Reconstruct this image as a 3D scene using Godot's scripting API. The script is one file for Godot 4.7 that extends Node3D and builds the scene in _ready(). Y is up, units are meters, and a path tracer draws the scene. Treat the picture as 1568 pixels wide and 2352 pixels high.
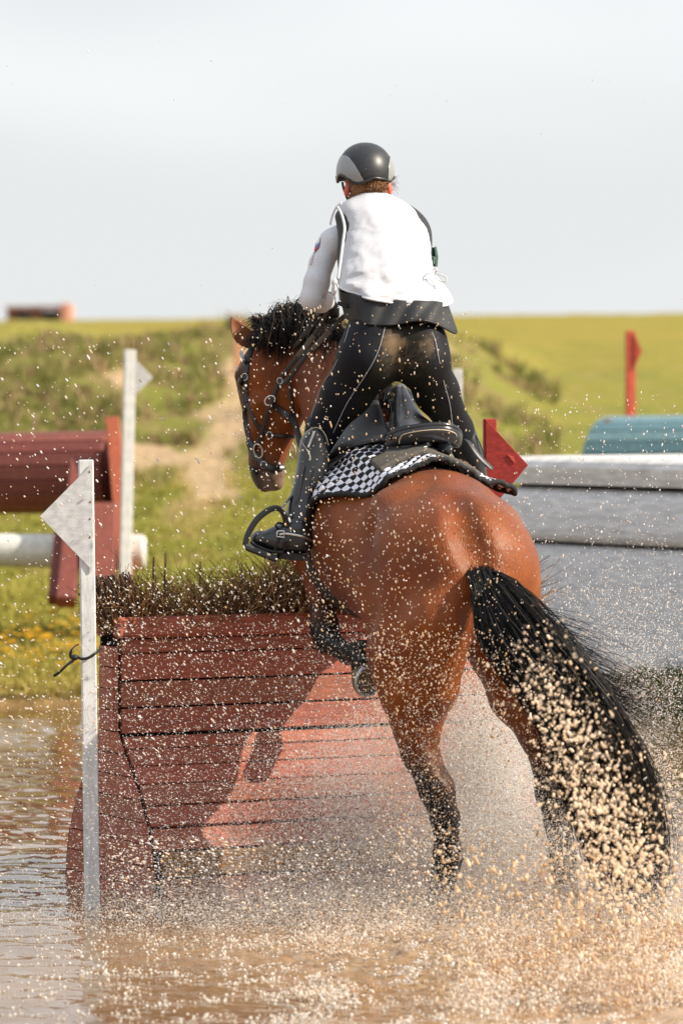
extends Node3D

# ---------------------------------------------------------------- the lens
const FPX := 9578.0
const EYE := Vector3(0.0, 1.93, 0.0)
var pitch := atan(276.0 / FPX)
var rng := RandomNumberGenerator.new()

# a point seen at (x, y) of a 1568 x 2352 frame, at the given distance along the view axis
func at(x: float, y: float, d: float) -> Vector3:
	var v := Vector3((x - 784.0) / FPX * d, -(y - 1176.0) / FPX * d, -d)
	return EYE + v.rotated(Vector3.RIGHT, -pitch)

# metres of n frame pixels at distance d
func px(n: float, d: float) -> float:
	return n * d / FPX

# ---------------------------------------------------------------- mesh builder
class MB:
	var v := PackedVector3Array()
	var n := PackedVector3Array()
	var uv := PackedVector2Array()
	var c := PackedColorArray()
	var i := PackedInt32Array()
	var tint := Color.WHITE
	func vert(p: Vector3, nn := Vector3.ZERO, t := Vector2.ZERO) -> int:
		v.append(p); n.append(nn); uv.append(t); c.append(tint)
		return v.size() - 1
	func tri(a: int, b: int, d: int) -> void:
		i.append(a); i.append(b); i.append(d)
	# flat polygon fan turned away from the point inside
	func poly(pts: Array, inside: Vector3) -> void:
		var m := Vector3.ZERO
		for p in pts: m += p
		m /= pts.size()
		var nn: Vector3 = (pts[2] - pts[0]).cross(pts[1] - pts[0])
		if nn.length_squared() < 1e-16 and pts.size() > 3:
			nn = (pts[3] - pts[0]).cross(pts[1] - pts[0])
		nn = nn.normalized()
		var flip := nn.dot(m - inside) < 0.0
		if flip: nn = -nn
		var base := v.size()
		for p in pts: vert(p, nn)
		for k in range(1, pts.size() - 1):
			if flip: tri(base, base + k + 1, base + k)
			else: tri(base, base + k, base + k + 1)
	# orientation (closed shape) and smooth normals of what was added since v0, i0
	func smooth(v0: int, i0: int, closed := true, hint := Vector3.ZERO) -> void:
		var mid := Vector3.ZERO
		for k in range(v0, v.size()): mid += v[k]
		mid /= maxf(1.0, v.size() - v0)
		var vol := 0.0
		for k in range(i0, i.size(), 3):
			var a := v[i[k]]; var b := v[i[k + 1]]; var d := v[i[k + 2]]
			var fn := (d - a).cross(b - a)
			if closed: vol += fn.dot(a - mid)
			else: vol += fn.dot(hint)
		if vol < 0.0:
			for k in range(i0, i.size(), 3):
				var s := i[k + 1]; i[k + 1] = i[k + 2]; i[k + 2] = s
		for k in range(i0, i.size(), 3):
			var a := i[k]; var b := i[k + 1]; var d := i[k + 2]
			var fn := (v[d] - v[a]).cross(v[b] - v[a])
			n[a] += fn; n[b] += fn; n[d] += fn
		for k in range(v0, v.size()): n[k] = n[k].normalized() if n[k].length_squared() > 1e-20 else Vector3.UP
	# box with chamfered edges; b holds the unit axes
	func box(o: Vector3, b: Basis, size: Vector3, bev := 0.004) -> void:
		var h := size * 0.5
		bev = minf(bev, minf(h.x, minf(h.y, h.z)) * 0.6)
		var q := func(x: float, y: float, z: float) -> Vector3: return o + b.x * x + b.y * y + b.z * z
		var g := h - Vector3.ONE * bev
		for s in [-1.0, 1.0]:
			poly([q.call(h.x * s, -g.y, -g.z), q.call(h.x * s, g.y, -g.z), q.call(h.x * s, g.y, g.z), q.call(h.x * s, -g.y, g.z)], o)
			poly([q.call(-g.x, h.y * s, -g.z), q.call(g.x, h.y * s, -g.z), q.call(g.x, h.y * s, g.z), q.call(-g.x, h.y * s, g.z)], o)
			poly([q.call(-g.x, -g.y, h.z * s), q.call(g.x, -g.y, h.z * s), q.call(g.x, g.y, h.z * s), q.call(-g.x, g.y, h.z * s)], o)
			for t in [-1.0, 1.0]:
				poly([q.call(h.x * s, g.y * t, -g.z), q.call(g.x * s, h.y * t, -g.z), q.call(g.x * s, h.y * t, g.z), q.call(h.x * s, g.y * t, g.z)], o)
				poly([q.call(h.x * s, -g.y, g.z * t), q.call(g.x * s, -g.y, h.z * t), q.call(g.x * s, g.y, h.z * t), q.call(h.x * s, g.y, g.z * t)], o)
				poly([q.call(-g.x, h.y * s, g.z * t), q.call(-g.x, g.y * s, h.z * t), q.call(g.x, g.y * s, h.z * t), q.call(g.x, h.y * s, g.z * t)], o)
				for w in [-1.0, 1.0]:
					poly([q.call(h.x * s, g.y * t, g.z * w), q.call(g.x * s, h.y * t, g.z * w), q.call(g.x * s, g.y * t, h.z * w)], o)
	# outline (flat, any order round) pushed along e, edges chamfered by bev
	func prism(pts: PackedVector3Array, e: Vector3, bev := 0.0) -> void:
		var m := Vector3.ZERO
		for p in pts: m += p
		m /= pts.size()
		var z := e.normalized()
		var x := (pts[1] - pts[0]).normalized()
		var y := z.cross(x).normalized()
		var flat := PackedVector2Array()
		for p in pts: flat.append(Vector2((p - m).dot(x), (p - m).dot(y)))
		var tris := Geometry2D.triangulate_polygon(flat)
		var lay := func(k: int, at_e: float, inset: float) -> Vector3:
			var p := pts[k] - (pts[k] - m).normalized() * inset
			return p + z * at_e
		var L := e.length()
		for side in [0, 1]:
			var nn := -z if side == 0 else z
			var base := v.size()
			for k in pts.size(): vert(lay.call(k, 0.0 if side == 0 else L, bev), nn)
			for k in range(0, tris.size(), 3):
				var a := base + tris[k]; var b := base + tris[k + 1]; var d := base + tris[k + 2]
				if (v[d] - v[a]).cross(v[b] - v[a]).dot(nn) < 0.0: tri(a, d, b)
				else: tri(a, b, d)
		for k in pts.size():
			var k2 := (k + 1) % pts.size()
			var inner := m + z * L * 0.5
			var side_mid := (pts[k] + pts[k2]) * 0.5
			# a point just inside of this edge, also for outlines that are not convex
			var out2 := z.cross(pts[k2] - pts[k]).normalized()
			var fa := (flat[k] + flat[k2]) * 0.5 + Vector2(out2.dot(x), out2.dot(y)) * 0.0005
			if Geometry2D.is_point_in_polygon(fa, flat): out2 = -out2
			inner = side_mid - out2 * 0.01 + z * L * 0.5
			if bev > 0.0:
				poly([lay.call(k, bev, 0.0), lay.call(k2, bev, 0.0), lay.call(k2, L - bev, 0.0), lay.call(k, L - bev, 0.0)], inner)
				poly([lay.call(k, 0.0, bev), lay.call(k2, 0.0, bev), lay.call(k2, bev, 0.0), lay.call(k, bev, 0.0)], inner)
				poly([lay.call(k, L, bev), lay.call(k2, L, bev), lay.call(k2, L - bev, 0.0), lay.call(k, L - bev, 0.0)], inner)
			else:
				poly([pts[k], pts[k2], pts[k2] + e, pts[k] + e], inner)
	# rings of equal count joined into a skin
	func loft(rings: Array, caps := true) -> void:
		var v0 := v.size(); var i0 := i.size()
		var m: int = rings[0].size()
		for r in rings.size():
			for k in m: vert(rings[r][k], Vector3.ZERO, Vector2(float(k) / m, float(r) / rings.size()))
		for r in rings.size() - 1:
			for k in m:
				var a := v0 + r * m + k; var b := v0 + r * m + (k + 1) % m
				tri(a, b, a + m); tri(b, b + m, a + m)
		if caps:
			for r in [0, rings.size() - 1]:
				var mid := Vector3.ZERO
				for p in rings[r]: mid += p
				var cc := vert(mid / m)
				for k in m:
					var a: int = v0 + r * m + k; var b: int = v0 + r * m + (k + 1) % m
					if r == 0: tri(b, a, cc)
					else: tri(a, b, cc)
		smooth(v0, i0)
	func tube(pts: PackedVector3Array, radii: PackedFloat32Array, sides := 6, flat_by := 1.0, wide := Vector3.ZERO) -> void:
		var rings := []
		var side := Vector3.ZERO
		for k in pts.size():
			var t := (pts[mini(k + 1, pts.size() - 1)] - pts[maxi(k - 1, 0)]).normalized()
			if k == 0:
				side = t.cross(Vector3.UP if absf(t.y) < 0.9 else Vector3.RIGHT).normalized()
			if wide != Vector3.ZERO: side = (wide - t * wide.dot(t)).normalized()
			else: side = (side - t * side.dot(t)).normalized()
			var up := side.cross(t)
			var ring := PackedVector3Array()
			var r := radii[mini(k, radii.size() - 1)]
			for s in sides:
				var a := TAU * (s + 0.5) / sides
				ring.append(pts[k] + side * cos(a) * r + up * sin(a) * r * flat_by)
			rings.append(ring)
		loft(rings)
	# an open sheet of rows, given a thickness along the normals
	func sheet(rows: Array, thick: float, hint: Vector3, uvs: Array = []) -> void:
		var h := rows.size(); var w: int = rows[0].size()
		var nn := []
		for r in h:
			var line := PackedVector3Array()
			for k in w:
				var du: Vector3 = rows[r][mini(k + 1, w - 1)] - rows[r][maxi(k - 1, 0)]
				var dv: Vector3 = rows[mini(r + 1, h - 1)][k] - rows[maxi(r - 1, 0)][k]
				var q := du.cross(dv).normalized()
				line.append(q)
			nn.append(line)
		var s := 1.0 if nn[h / 2][w / 2].dot(hint) > 0.0 else -1.0
		var v0 := v.size(); var i0 := i.size()
		for side in [1, 0]:
			for r in h:
				for k in w: vert(rows[r][k] + nn[r][k] * s * thick * (side - 0.5), Vector3.ZERO, uvs[r][k] if uvs else Vector2(float(k) / (w - 1), float(r) / (h - 1)))
		var m := h * w
		for r in h - 1:
			for k in w - 1:
				var a := v0 + r * w + k
				tri(a, a + 1, a + w); tri(a + 1, a + w + 1, a + w)
				a += m
				tri(a, a + w, a + 1); tri(a + 1, a + w, a + w + 1)
		for r in h - 1:
			for k in [0, w - 1]:
				var a: int = v0 + r * w + k
				if k == 0: tri(a, a + w, a + m); tri(a + w, a + w + m, a + m)
				else: tri(a, a + m, a + w); tri(a + w, a + m, a + w + m)
		for k in w - 1:
			for r in [0, h - 1]:
				var a: int = v0 + r * w + k
				if r == 0: tri(a, a + m, a + 1); tri(a + 1, a + m, a + 1 + m)
				else: tri(a, a + 1, a + m); tri(a + 1, a + 1 + m, a + m)
		smooth(v0, i0)
	func ball(o: Vector3, r: Vector3, b := Basis.IDENTITY, seg := 12, rows_n := 8) -> void:
		var rings := []
		for k in range(1, rows_n):
			var ph := PI * k / rows_n
			var ring := PackedVector3Array()
			for s in seg:
				var th := TAU * s / seg
				ring.append(o + b * Vector3(cos(th) * sin(ph) * r.x, cos(ph) * r.y, sin(th) * sin(ph) * r.z))
			rings.append(ring)
		var top := PackedVector3Array(); var bot := PackedVector3Array()
		for s in seg:
			top.append(o + b * Vector3(0, r.y * 0.999, 0) + (rings[0][s] - o) * 0.001); bot.append(o - b * Vector3(0, r.y * 0.999, 0) + (rings[-1][s] - o) * 0.001)
		rings.push_front(top); rings.append(bot)
		loft(rings)
	func mesh(off := Vector3.ZERO) -> ArrayMesh:
		var a := []
		a.resize(Mesh.ARRAY_MAX)
		if off != Vector3.ZERO:
			for k in v.size(): v[k] -= off
		a[Mesh.ARRAY_VERTEX] = v; a[Mesh.ARRAY_NORMAL] = n; a[Mesh.ARRAY_TEX_UV] = uv; a[Mesh.ARRAY_COLOR] = c; a[Mesh.ARRAY_INDEX] = i
		var m := ArrayMesh.new()
		m.add_surface_from_arrays(Mesh.PRIMITIVE_TRIANGLES, a)
		return m

func ring_of(o: Vector3, ax: Vector3, ay: Vector3, e := 2.0, m := 24) -> PackedVector3Array:
	var out := PackedVector3Array()
	for k in m:
		var a := TAU * k / m
		var cx := cos(a); var sy := sin(a)
		out.append(o + ax * signf(cx) * pow(absf(cx), 2.0 / e) + ay * signf(sy) * pow(absf(sy), 2.0 / e))
	return out

func curve(pts: Array, m: int) -> PackedVector3Array:
	# smooth line through the points
	var out := PackedVector3Array()
	for k in m + 1:
		var t := float(k) / m * (pts.size() - 1)
		var j := mini(int(t), pts.size() - 2)
		out.append(pts[j].cubic_interpolate(pts[j + 1], pts[maxi(j - 1, 0)], pts[mini(j + 2, pts.size() - 1)], t - j))
	return out

# ---------------------------------------------------------------- rounded bodies: tapered capsules joined smoothly, meshed as surface nets
class Blob:
	var A := PackedVector3Array()
	var X := PackedVector3Array()
	var S := PackedVector3Array()
	var IL := PackedFloat32Array()
	var RA := PackedFloat32Array()
	var RB := PackedFloat32Array()
	var QA := PackedFloat32Array()
	var QB := PackedFloat32Array()
	var K := PackedFloat32Array()
	var OP := PackedInt32Array()
	func add(a: Vector3, b: Vector3, ra: float, rb: float, k := 0.03, side := Vector3.RIGHT, qa := 1.0, qb := 1.0, op := 1) -> void:
		var x := b - a
		A.append(a); X.append(x); IL.append(1.0 / maxf(x.length_squared(), 1e-9))
		RA.append(ra); RB.append(rb); QA.append(qa); QB.append(qb); K.append(k); OP.append(op)
		S.append((side - x * side.dot(x) / maxf(x.length_squared(), 1e-9)).normalized())
	func all() -> PackedInt32Array:
		return PackedInt32Array(range(A.size()))
	func near(o: Vector3, reach: float) -> PackedInt32Array:
		var out := PackedInt32Array()
		for j in A.size():
			var w := o - A[j]
			var t := clampf(w.dot(X[j]) * IL[j], 0.0, 1.0)
			if (w - X[j] * t).length() - maxf(RA[j], RB[j]) * maxf(1.0, maxf(QA[j], QB[j])) < reach + K[j]: out.append(j)
		return out
	func d(p: Vector3, ids: PackedInt32Array) -> float:
		var f := 10.0
		for j in ids:
			var w := p - A[j]
			var t := clampf(w.dot(X[j]) * IL[j], 0.0, 1.0)
			w -= X[j] * t
			var r := RA[j] + (RB[j] - RA[j]) * t
			var q := QA[j] + (QB[j] - QA[j]) * t
			var e: float
			if q == 1.0:
				e = w.length() - r
			else:
				var s := w.dot(S[j])
				e = (sqrt(maxf(w.length_squared() - s * s + s * s / (q * q), 0.0)) - r) * minf(q, 1.0)
			var k := K[j]
			if OP[j] > 0:
				var h := maxf(k - absf(f - e), 0.0) / k
				f = minf(f, e) - h * h * k * 0.25
			else:
				e = -e
				var h := maxf(k - absf(f - e), 0.0) / k
				f = maxf(f, e) + h * h * k * 0.25
		return f
	func grad(p: Vector3, ids: PackedInt32Array, e := 0.004) -> Vector3:
		return Vector3(d(p + Vector3(e, 0, 0), ids) - d(p - Vector3(e, 0, 0), ids), d(p + Vector3(0, e, 0), ids) - d(p - Vector3(0, e, 0), ids), d(p + Vector3(0, 0, e), ids) - d(p - Vector3(0, 0, e), ids)).normalized()
	# where a ray from outside first comes within gap of the surface
	func hit(o: Vector3, dir: Vector3, gap: float, ids: PackedInt32Array, most := 2.0) -> Vector3:
		var t := 0.0
		for s in 60:
			var f := d(o + dir * t, ids) - gap
			if f < 0.0008 or t > most: break
			t += maxf(f * 0.85, 0.001)
		return o + dir * t
	var h := 0.012
	var lo: Vector3
	var n3: Vector3i
	var nb: Vector3i
	var work := []
	var done := []
	const B := 8
	func _block(at_n: int) -> void:
		var bl: Vector3i = work[at_n][0]
		var ids: PackedInt32Array = work[at_n][1]
		var c1 := B + 1
		var f := PackedFloat32Array()
		f.resize(c1 * c1 * c1)
		var o := lo + Vector3(bl * B) * h
		var j := 0
		for x in c1:
			for y in c1:
				for z in c1:
					f[j] = d(o + Vector3(x, y, z) * h, ids)
					j += 1
		var cells := PackedInt64Array(); var pos := PackedVector3Array(); var edges := PackedInt64Array()
		for x in B:
			for y in B:
				for z in B:
					var i0 := (x * c1 + y) * c1 + z
					var f0 := f[i0]
					var inside := 0
					if f0 < 0.0: inside += 1
					if f[i0 + 1] < 0.0: inside += 1
					if f[i0 + c1] < 0.0: inside += 1
					if f[i0 + c1 + 1] < 0.0: inside += 1
					if f[i0 + c1 * c1] < 0.0: inside += 1
					if f[i0 + c1 * c1 + 1] < 0.0: inside += 1
					if f[i0 + c1 * c1 + c1] < 0.0: inside += 1
					if f[i0 + c1 * c1 + c1 + 1] < 0.0: inside += 1
					if inside == 0 or inside == 8: continue
					var g := Vector3i(bl.x * B + x, bl.y * B + y, bl.z * B + z)
					var id := (g.x * n3.y + g.y) * n3.z + g.z
					var sum := Vector3.ZERO
					var cnt := 0
					for e in 12:
						var ax := e >> 2
						var u := e & 1
						var w := (e >> 1) & 1
						var p0 := Vector3i(0, u, w) if ax == 0 else Vector3i(u, 0, w) if ax == 1 else Vector3i(u, w, 0)
						var p1 := p0 + (Vector3i(1, 0, 0) if ax == 0 else Vector3i(0, 1, 0) if ax == 1 else Vector3i(0, 0, 1))
						var fa := f[((x + p0.x) * c1 + y + p0.y) * c1 + z + p0.z]
						var fb := f[((x + p1.x) * c1 + y + p1.y) * c1 + z + p1.z]
						if (fa < 0.0) != (fb < 0.0):
							sum += Vector3(p0).lerp(Vector3(p1), fa / (fa - fb))
							cnt += 1
							if u == 0 and w == 0: edges.append((id * 3 + ax) * 2 + (1 if fa < 0.0 else 0))
					cells.append(id)
					pos.append(lo + (Vector3(g) + sum / cnt) * h)
		done[at_n] = [cells, pos, edges]
	func net(mb: MB, cell: float, paint = null) -> void:
		h = cell
		lo = Vector3.ONE * 1e9
		var hi := -lo
		for j in A.size():
			if OP[j] < 0: continue
			var r := maxf(RA[j], RB[j]) * maxf(1.0, maxf(QA[j], QB[j])) + 0.03
			lo = lo.min(A[j].min(A[j] + X[j]) - Vector3.ONE * r)
			hi = hi.max(A[j].max(A[j] + X[j]) + Vector3.ONE * r)
		nb = Vector3i(((hi - lo) / (h * B)).ceil()) + Vector3i.ONE
		n3 = nb * B + Vector3i.ONE
		work = []
		var half := h * B * 0.5
		for x in nb.x:
			for y in nb.y:
				for z in nb.z:
					var mid := lo + (Vector3(x, y, z) * B + Vector3.ONE * B * 0.5) * h
					var ids := near(mid, half * 1.75)
					if ids.is_empty(): continue
					if absf(d(mid, ids)) > half * 1.9: continue
					work.append([Vector3i(x, y, z), ids])
		done = []
		done.resize(work.size())
		var task := WorkerThreadPool.add_group_task(_block, work.size(), -1, true)
		WorkerThreadPool.wait_for_group_task_completion(task)
		var v0 := mb.v.size(); var i0 := mb.i.size()
		var index := {}
		for r in done:
			for j in r[0].size():
				index[r[0][j]] = mb.v.size()
				mb.vert(r[1][j])
		var sx := n3.y * n3.z; var sy := n3.z
		for r in done:
			for e in r[2]:
				var inside: bool = (e & 1) == 1
				var q: int = e >> 1
				var ax: int = q % 3
				var id: int = q / 3
				var da := sy if ax == 0 else 1 if ax == 1 else sx
				var db := 1 if ax == 0 else sx if ax == 1 else sy
				if not (index.has(id - da) and index.has(id - db) and index.has(id - da - db)): continue
				var a: int = index[id]; var b: int = index[id - da]; var c: int = index[id - da - db]; var g: int = index[id - db]
				if inside: mb.tri(a, b, c); mb.tri(a, c, g)
				else: mb.tri(a, c, b); mb.tri(a, g, c)
		mb.smooth(v0, i0)
		if paint != null:
			for j in range(v0, mb.v.size()): mb.c[j] = paint.call(mb.v[j], mb.n[j])
		work = []; done = []

# ---------------------------------------------------------------- naming
func numbered(parent: Node, called: String) -> String:
	if not parent.has_node(called): return called
	var k := 1
	while parent.has_node("%s_%03d" % [called, k]): k += 1
	return "%s_%03d" % [called, k]

func put(o: Node3D, called: String, parent: Node) -> void:
	o.name = numbered(parent, called)
	parent.add_child(o, true)

func thing(called: String, label: String, category: String, base := Vector3.ZERO, group := "") -> Node3D:
	var o := Node3D.new()
	put(o, called, self)
	o.position = base
	tag(o, label, category, group)
	return o

func tag(o: Node3D, label: String, category: String, group := "") -> void:
	o.set_meta("label", label)
	o.set_meta("category", category)
	if group: o.set_meta("group", group)

func origin_of(p: Node) -> Vector3:
	var s := Vector3.ZERO
	while p is Node3D and p != self:
		s += p.position
		p = p.get_parent()
	return s

func part(called: String, mb: MB, m: Material, parent: Node) -> MeshInstance3D:
	var o := MeshInstance3D.new()
	o.mesh = mb.mesh(origin_of(parent))
	o.material_override = m
	put(o, called, parent)
	return o

func structure(called: String, mb: MB, m: Material) -> MeshInstance3D:
	var o := part(called, mb, m, self)
	o.set_meta("kind", "structure")
	return o

# ---------------------------------------------------------------- materials
var tex := {}
func lin(r: float, g: float, b: float, a := 1.0) -> Color:
	var c := Color(r, g, b, a).linear_to_srgb()
	c.a = a
	return c

func mat(c: Color, rough := 0.7, o := {}) -> StandardMaterial3D:
	var m := StandardMaterial3D.new()
	m.albedo_color = c
	m.roughness = rough
	for k in o: m.set(k, o[k])
	return m

# triplanar relief and tint; sizes in repeats per metre
func textured(m: StandardMaterial3D, albedo: String, normal: String, rep: Vector3, strength := 0.6, world := false) -> StandardMaterial3D:
	if albedo: m.albedo_texture = tex[albedo]
	if normal:
		m.normal_enabled = true
		m.normal_texture = tex[normal]
		m.normal_scale = strength
	m.uv1_triplanar = true
	m.uv1_world_triplanar = world
	m.uv1_scale = rep
	m.uv1_triplanar_sharpness = 4.0
	return m

func image_tex(w: int, h: int, f: Callable) -> Array:
	var im := Image.create(w, h, false, Image.FORMAT_RGB8)
	var bump := Image.create(w, h, false, Image.FORMAT_RGB8)
	for y in h:
		for x in w:
			var q: Array = f.call(x, y)
			im.set_pixel(x, y, q[0])
			bump.set_pixel(x, y, Color(q[1], q[1], q[1]))
	bump.bump_map_to_normal_map(6.0)
	return [ImageTexture.create_from_image(im), ImageTexture.create_from_image(bump)]

func make_textures() -> void:
	var n := FastNoiseLite.new()
	n.seed = 5
	n.noise_type = FastNoiseLite.TYPE_SIMPLEX_SMOOTH
	n.frequency = 0.02
	n.fractal_octaves = 4
	var pair := image_tex(256, 256, func(x: int, y: int) -> Array:
		# wood: long grain along x (wraps by mirroring)
		var u := absf(x - 128.0)
		var g := n.get_noise_2d(u * 0.5, y * 9.0) * 0.5 + n.get_noise_2d(u * 1.4 + 300, y * 22.0) * 0.4
		var s := n.get_noise_2d(u * 2.0 + 900, y * 2.5)
		var a := clampf(0.91 + g * 0.17 + s * 0.16, 0.45, 1.0)
		return [Color(a, a, a), clampf(0.5 + g * 0.5, 0, 1)])
	tex.wood = pair[0]; tex.wood_n = pair[1]
	var nn := FastNoiseLite.new()
	nn.seed = 11
	nn.noise_type = FastNoiseLite.TYPE_CELLULAR
	nn.frequency = 0.09
	nn.fractal_octaves = 2
	pair = image_tex(256, 256, func(x: int, y: int) -> Array:
		var g := nn.get_noise_2d(absf(x - 128.0) * 2.0, absf(y - 128.0) * 2.0)
		var s := n.get_noise_2d(absf(x - 128.0) * 3, absf(y - 128.0) * 3)
		var a := clampf(0.93 + s * 0.16, 0.5, 1.0)
		return [Color(a, a, a), clampf(0.5 - g * 0.5, 0, 1)])
	tex.leather = pair[0]; tex.leather_n = pair[1]
	pair = image_tex(128, 128, func(x: int, y: int) -> Array:
		var w := sin(x * TAU / 4.0) * sin(y * TAU / 4.0)
		var s := n.get_noise_2d(absf(x - 64.0) * 4, absf(y - 64.0) * 4)
		var a := clampf(0.93 + s * 0.12 + w * 0.04, 0, 1)
		return [Color(a, a, a), clampf(0.5 + w * 0.3 + s * 0.2, 0, 1)])
	tex.cloth = pair[0]; tex.cloth_n = pair[1]
	var f := FastNoiseLite.new()
	f.seed = 21
	f.noise_type = FastNoiseLite.TYPE_SIMPLEX_SMOOTH
	f.frequency = 0.03
	f.fractal_octaves = 5
	f.fractal_gain = 0.6
	pair = image_tex(256, 256, func(x: int, y: int) -> Array:
		var g := f.get_noise_2d(absf(x - 128.0), absf(y - 128.0))
		var a := clampf(0.93 + g * 0.28, 0.4, 1.0)
		return [Color(a, a, a), clampf(0.5 + g * 0.6, 0, 1)])
	tex.blotch = pair[0]; tex.blotch_n = pair[1]
	# short hair: fine strokes running down
	pair = image_tex(256, 256, func(x: int, y: int) -> Array:
		var u := absf(x - 128.0); var w := absf(y - 128.0)
		var g := n.get_noise_2d(u * 14.0, w * 2.0) * 0.6 + n.get_noise_2d(u * 26.0 + 77, w * 4.0) * 0.4
		var s := n.get_noise_2d(u * 0.8 + 50, w * 0.6)
		var a := clampf(0.93 + g * 0.12 + s * 0.14, 0.4, 1.0)
		return [Color(a, a, a), clampf(0.5 + g * 0.6, 0, 1)])
	tex.hair = pair[0]; tex.hair_n = pair[1]
	# water ripples
	pair = image_tex(256, 256, func(x: int, y: int) -> Array:
		var g := f.get_noise_2d(absf(x - 128.0) * 1.3, absf(y - 128.0) * 3.0)
		return [Color.WHITE, clampf(0.5 + g * 0.6, 0, 1)])
	tex.ripple_n = pair[1]
	# chequered cloth
	var im := Image.create(128, 128, false, Image.FORMAT_RGB8)
	im.fill(Color(0.9, 0.9, 0.94))
	im.fill_rect(Rect2i(0, 0, 64, 64), Color(0.04, 0.04, 0.05))
	im.fill_rect(Rect2i(64, 64, 64, 64), Color(0.04, 0.04, 0.05))
	tex.checks = ImageTexture.create_from_image(im)

# ---------------------------------------------------------------- the scene
func _ready() -> void:
	rng.seed = 7
	# camera: a long lens at eye height on the pond's near bank
	var cam := Camera3D.new()
	cam.name = "camera"
	add_child(cam)
	cam.position = EYE
	cam.rotation.x = -pitch
	cam.near = 0.5
	cam.far = 3000.0
	cam.keep_aspect = Camera3D.KEEP_HEIGHT
	cam.fov = rad_to_deg(2.0 * atan(1176.0 / FPX))
	var lens := CameraAttributesPhysical.new()
	lens.frustum_focal_length = 12.0 * FPX / 1176.0
	lens.frustum_focus_distance = 15.9
	lens.frustum_near = 0.5
	lens.frustum_far = 3000.0
	lens.exposure_aperture = lens.frustum_focal_length / 45.0
	cam.attributes = lens
	cam.current = true
	# sky
	var env := Environment.new()
	env.background_mode = Environment.BG_SKY
	var sky := Sky.new()
	var sm := ProceduralSkyMaterial.new()
	sm.sky_top_color = lin(0.49, 0.53, 0.60)
	sm.sky_horizon_color = lin(0.525, 0.537, 0.535)
	sm.sky_curve = 0.28
	sm.ground_horizon_color = lin(0.42, 0.38, 0.22)
	sm.ground_bottom_color = lin(0.25, 0.22, 0.13)
	sm.sun_angle_max = 12.0
	sm.sky_cover = cloud_cover()
	sky.sky_material = sm
	env.sky = sky
	env.volumetric_fog_enabled = true
	env.volumetric_fog_density = 0.0
	env.tonemap_mode = Environment.TONE_MAPPER_LINEAR
	env.tonemap_exposure = 1.55
	env.sdfgi_enabled = true
	env.ssao_enabled = true
	env.ssil_enabled = true
	var we := WorldEnvironment.new()
	we.name = "environment"
	we.environment = env
	add_child(we)
	# sun: high on the right, a little behind the camera
	var sun := DirectionalLight3D.new()
	sun.name = "sun"
	sun.light_energy = 1.5
	sun.light_color = Color(1.0, 0.955, 0.88)
	sun.light_angular_distance = 0.5
	sun.shadow_enabled = true
	add_child(sun)
	sun.look_at_from_position(Vector3.ZERO, -SUN, Vector3.UP)
	make_textures()
	build_ground()
	build_water()
	build_far_jumps()
	build_fence()
	build_horse()
	build_tack()
	build_rider()
	build_splash()

const SUN := Vector3(0.83, 0.60, 0.20)

func cloud_cover() -> ImageTexture:
	var n := FastNoiseLite.new()
	n.seed = 3
	n.frequency = 1.0
	n.fractal_octaves = 4
	var im := Image.create(1024, 512, false, Image.FORMAT_RGBA8)
	for y in 512:
		var up := (0.5 - (y + 0.5) / 512.0) * PI
		if up < -0.02: continue
		for x in 1024:
			var th := TAU * x / 1024.0
			var p := Vector3(cos(th) * cos(up), sin(up) * 4.5, sin(th) * cos(up))
			var g := n.get_noise_3dv(p * 1.1) + 0.5 * n.get_noise_3dv(p * 2.9 + Vector3(9, 3, 1))
			im.set_pixel(x, y, Color(1.0, 1.0, 0.99, clampf(0.03 + g * 0.20, 0.0, 0.18)))
	return ImageTexture.create_from_image(im)

# ---------------------------------------------------------------- ground
var gn := FastNoiseLite.new()

func shore(x: float) -> float:
	# distance of the pond's far edge
	return lerpf(25.6, 22.9, smoothstep(0.2, 2.2, x)) + sin(x * 1.7) * 0.12 + sin(x * 4.1 + 1.0) * 0.06

func ground_y(x: float, d: float) -> float:
	var y: float
	var e := shore(x)
	if d < e + 60.0:
		y = lerpf(0.20, 1.2, smoothstep(0.0, 1.0, clampf((d - e) / (46.0 - e), 0.0, 1.0) * 0.5) * 2.0) if d > e else 0.2
	var pts := [[e, 0.07], [e + 8.0, 0.36], [46.0, 1.15], [58.0, 2.0], [75.0, 2.75], [120.0, 3.8], [210.0, 5.55], [240.0, 5.75], [270.0, 5.5], [420.0, 2.0], [1500.0, -6.0]]
	y = -6.0
	for k in pts.size() - 1:
		if d < pts[k + 1][0]:
			var t: float = clampf((d - pts[k][0]) / (pts[k + 1][0] - pts[k][0]), 0.0, 1.0)
			y = lerpf(pts[k][1], pts[k + 1][1], t)
			break
	# pond bed and the near bank
	if d < e + 0.2: y = lerpf(-0.55, y, smoothstep(e - 0.9, e + 0.2, d))
	if d < 9.0: y = lerpf(-0.55, 0.32, smoothstep(9.0, 6.0, d))
	# the mound on the left, ending right of the rider, with a worn path over it
	var xr := x / maxf(d, 1.0)
	var ml := 1.0 - smoothstep(0.022, 0.052, xr)
	var m := smoothstep(43.0, 51.0, d) * (1.0 - smoothstep(60.0, 80.0, d)) * ml * (0.62 + 0.3 * gn.get_noise_2d(x * 6.0, d * 2.0))
	y += m
	# a swell of the far hill
	y += smoothstep(120.0, 220.0, d) * (0.25 * sin(x * 0.02 + 0.6) + 0.16 * sin(x * 0.055))
	y += gn.get_noise_2d(x * 9.0, d * 9.0) * (0.04 if d < 60.0 else 0.1) * smoothstep(e, e + 2.0, d)
	return y

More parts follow.
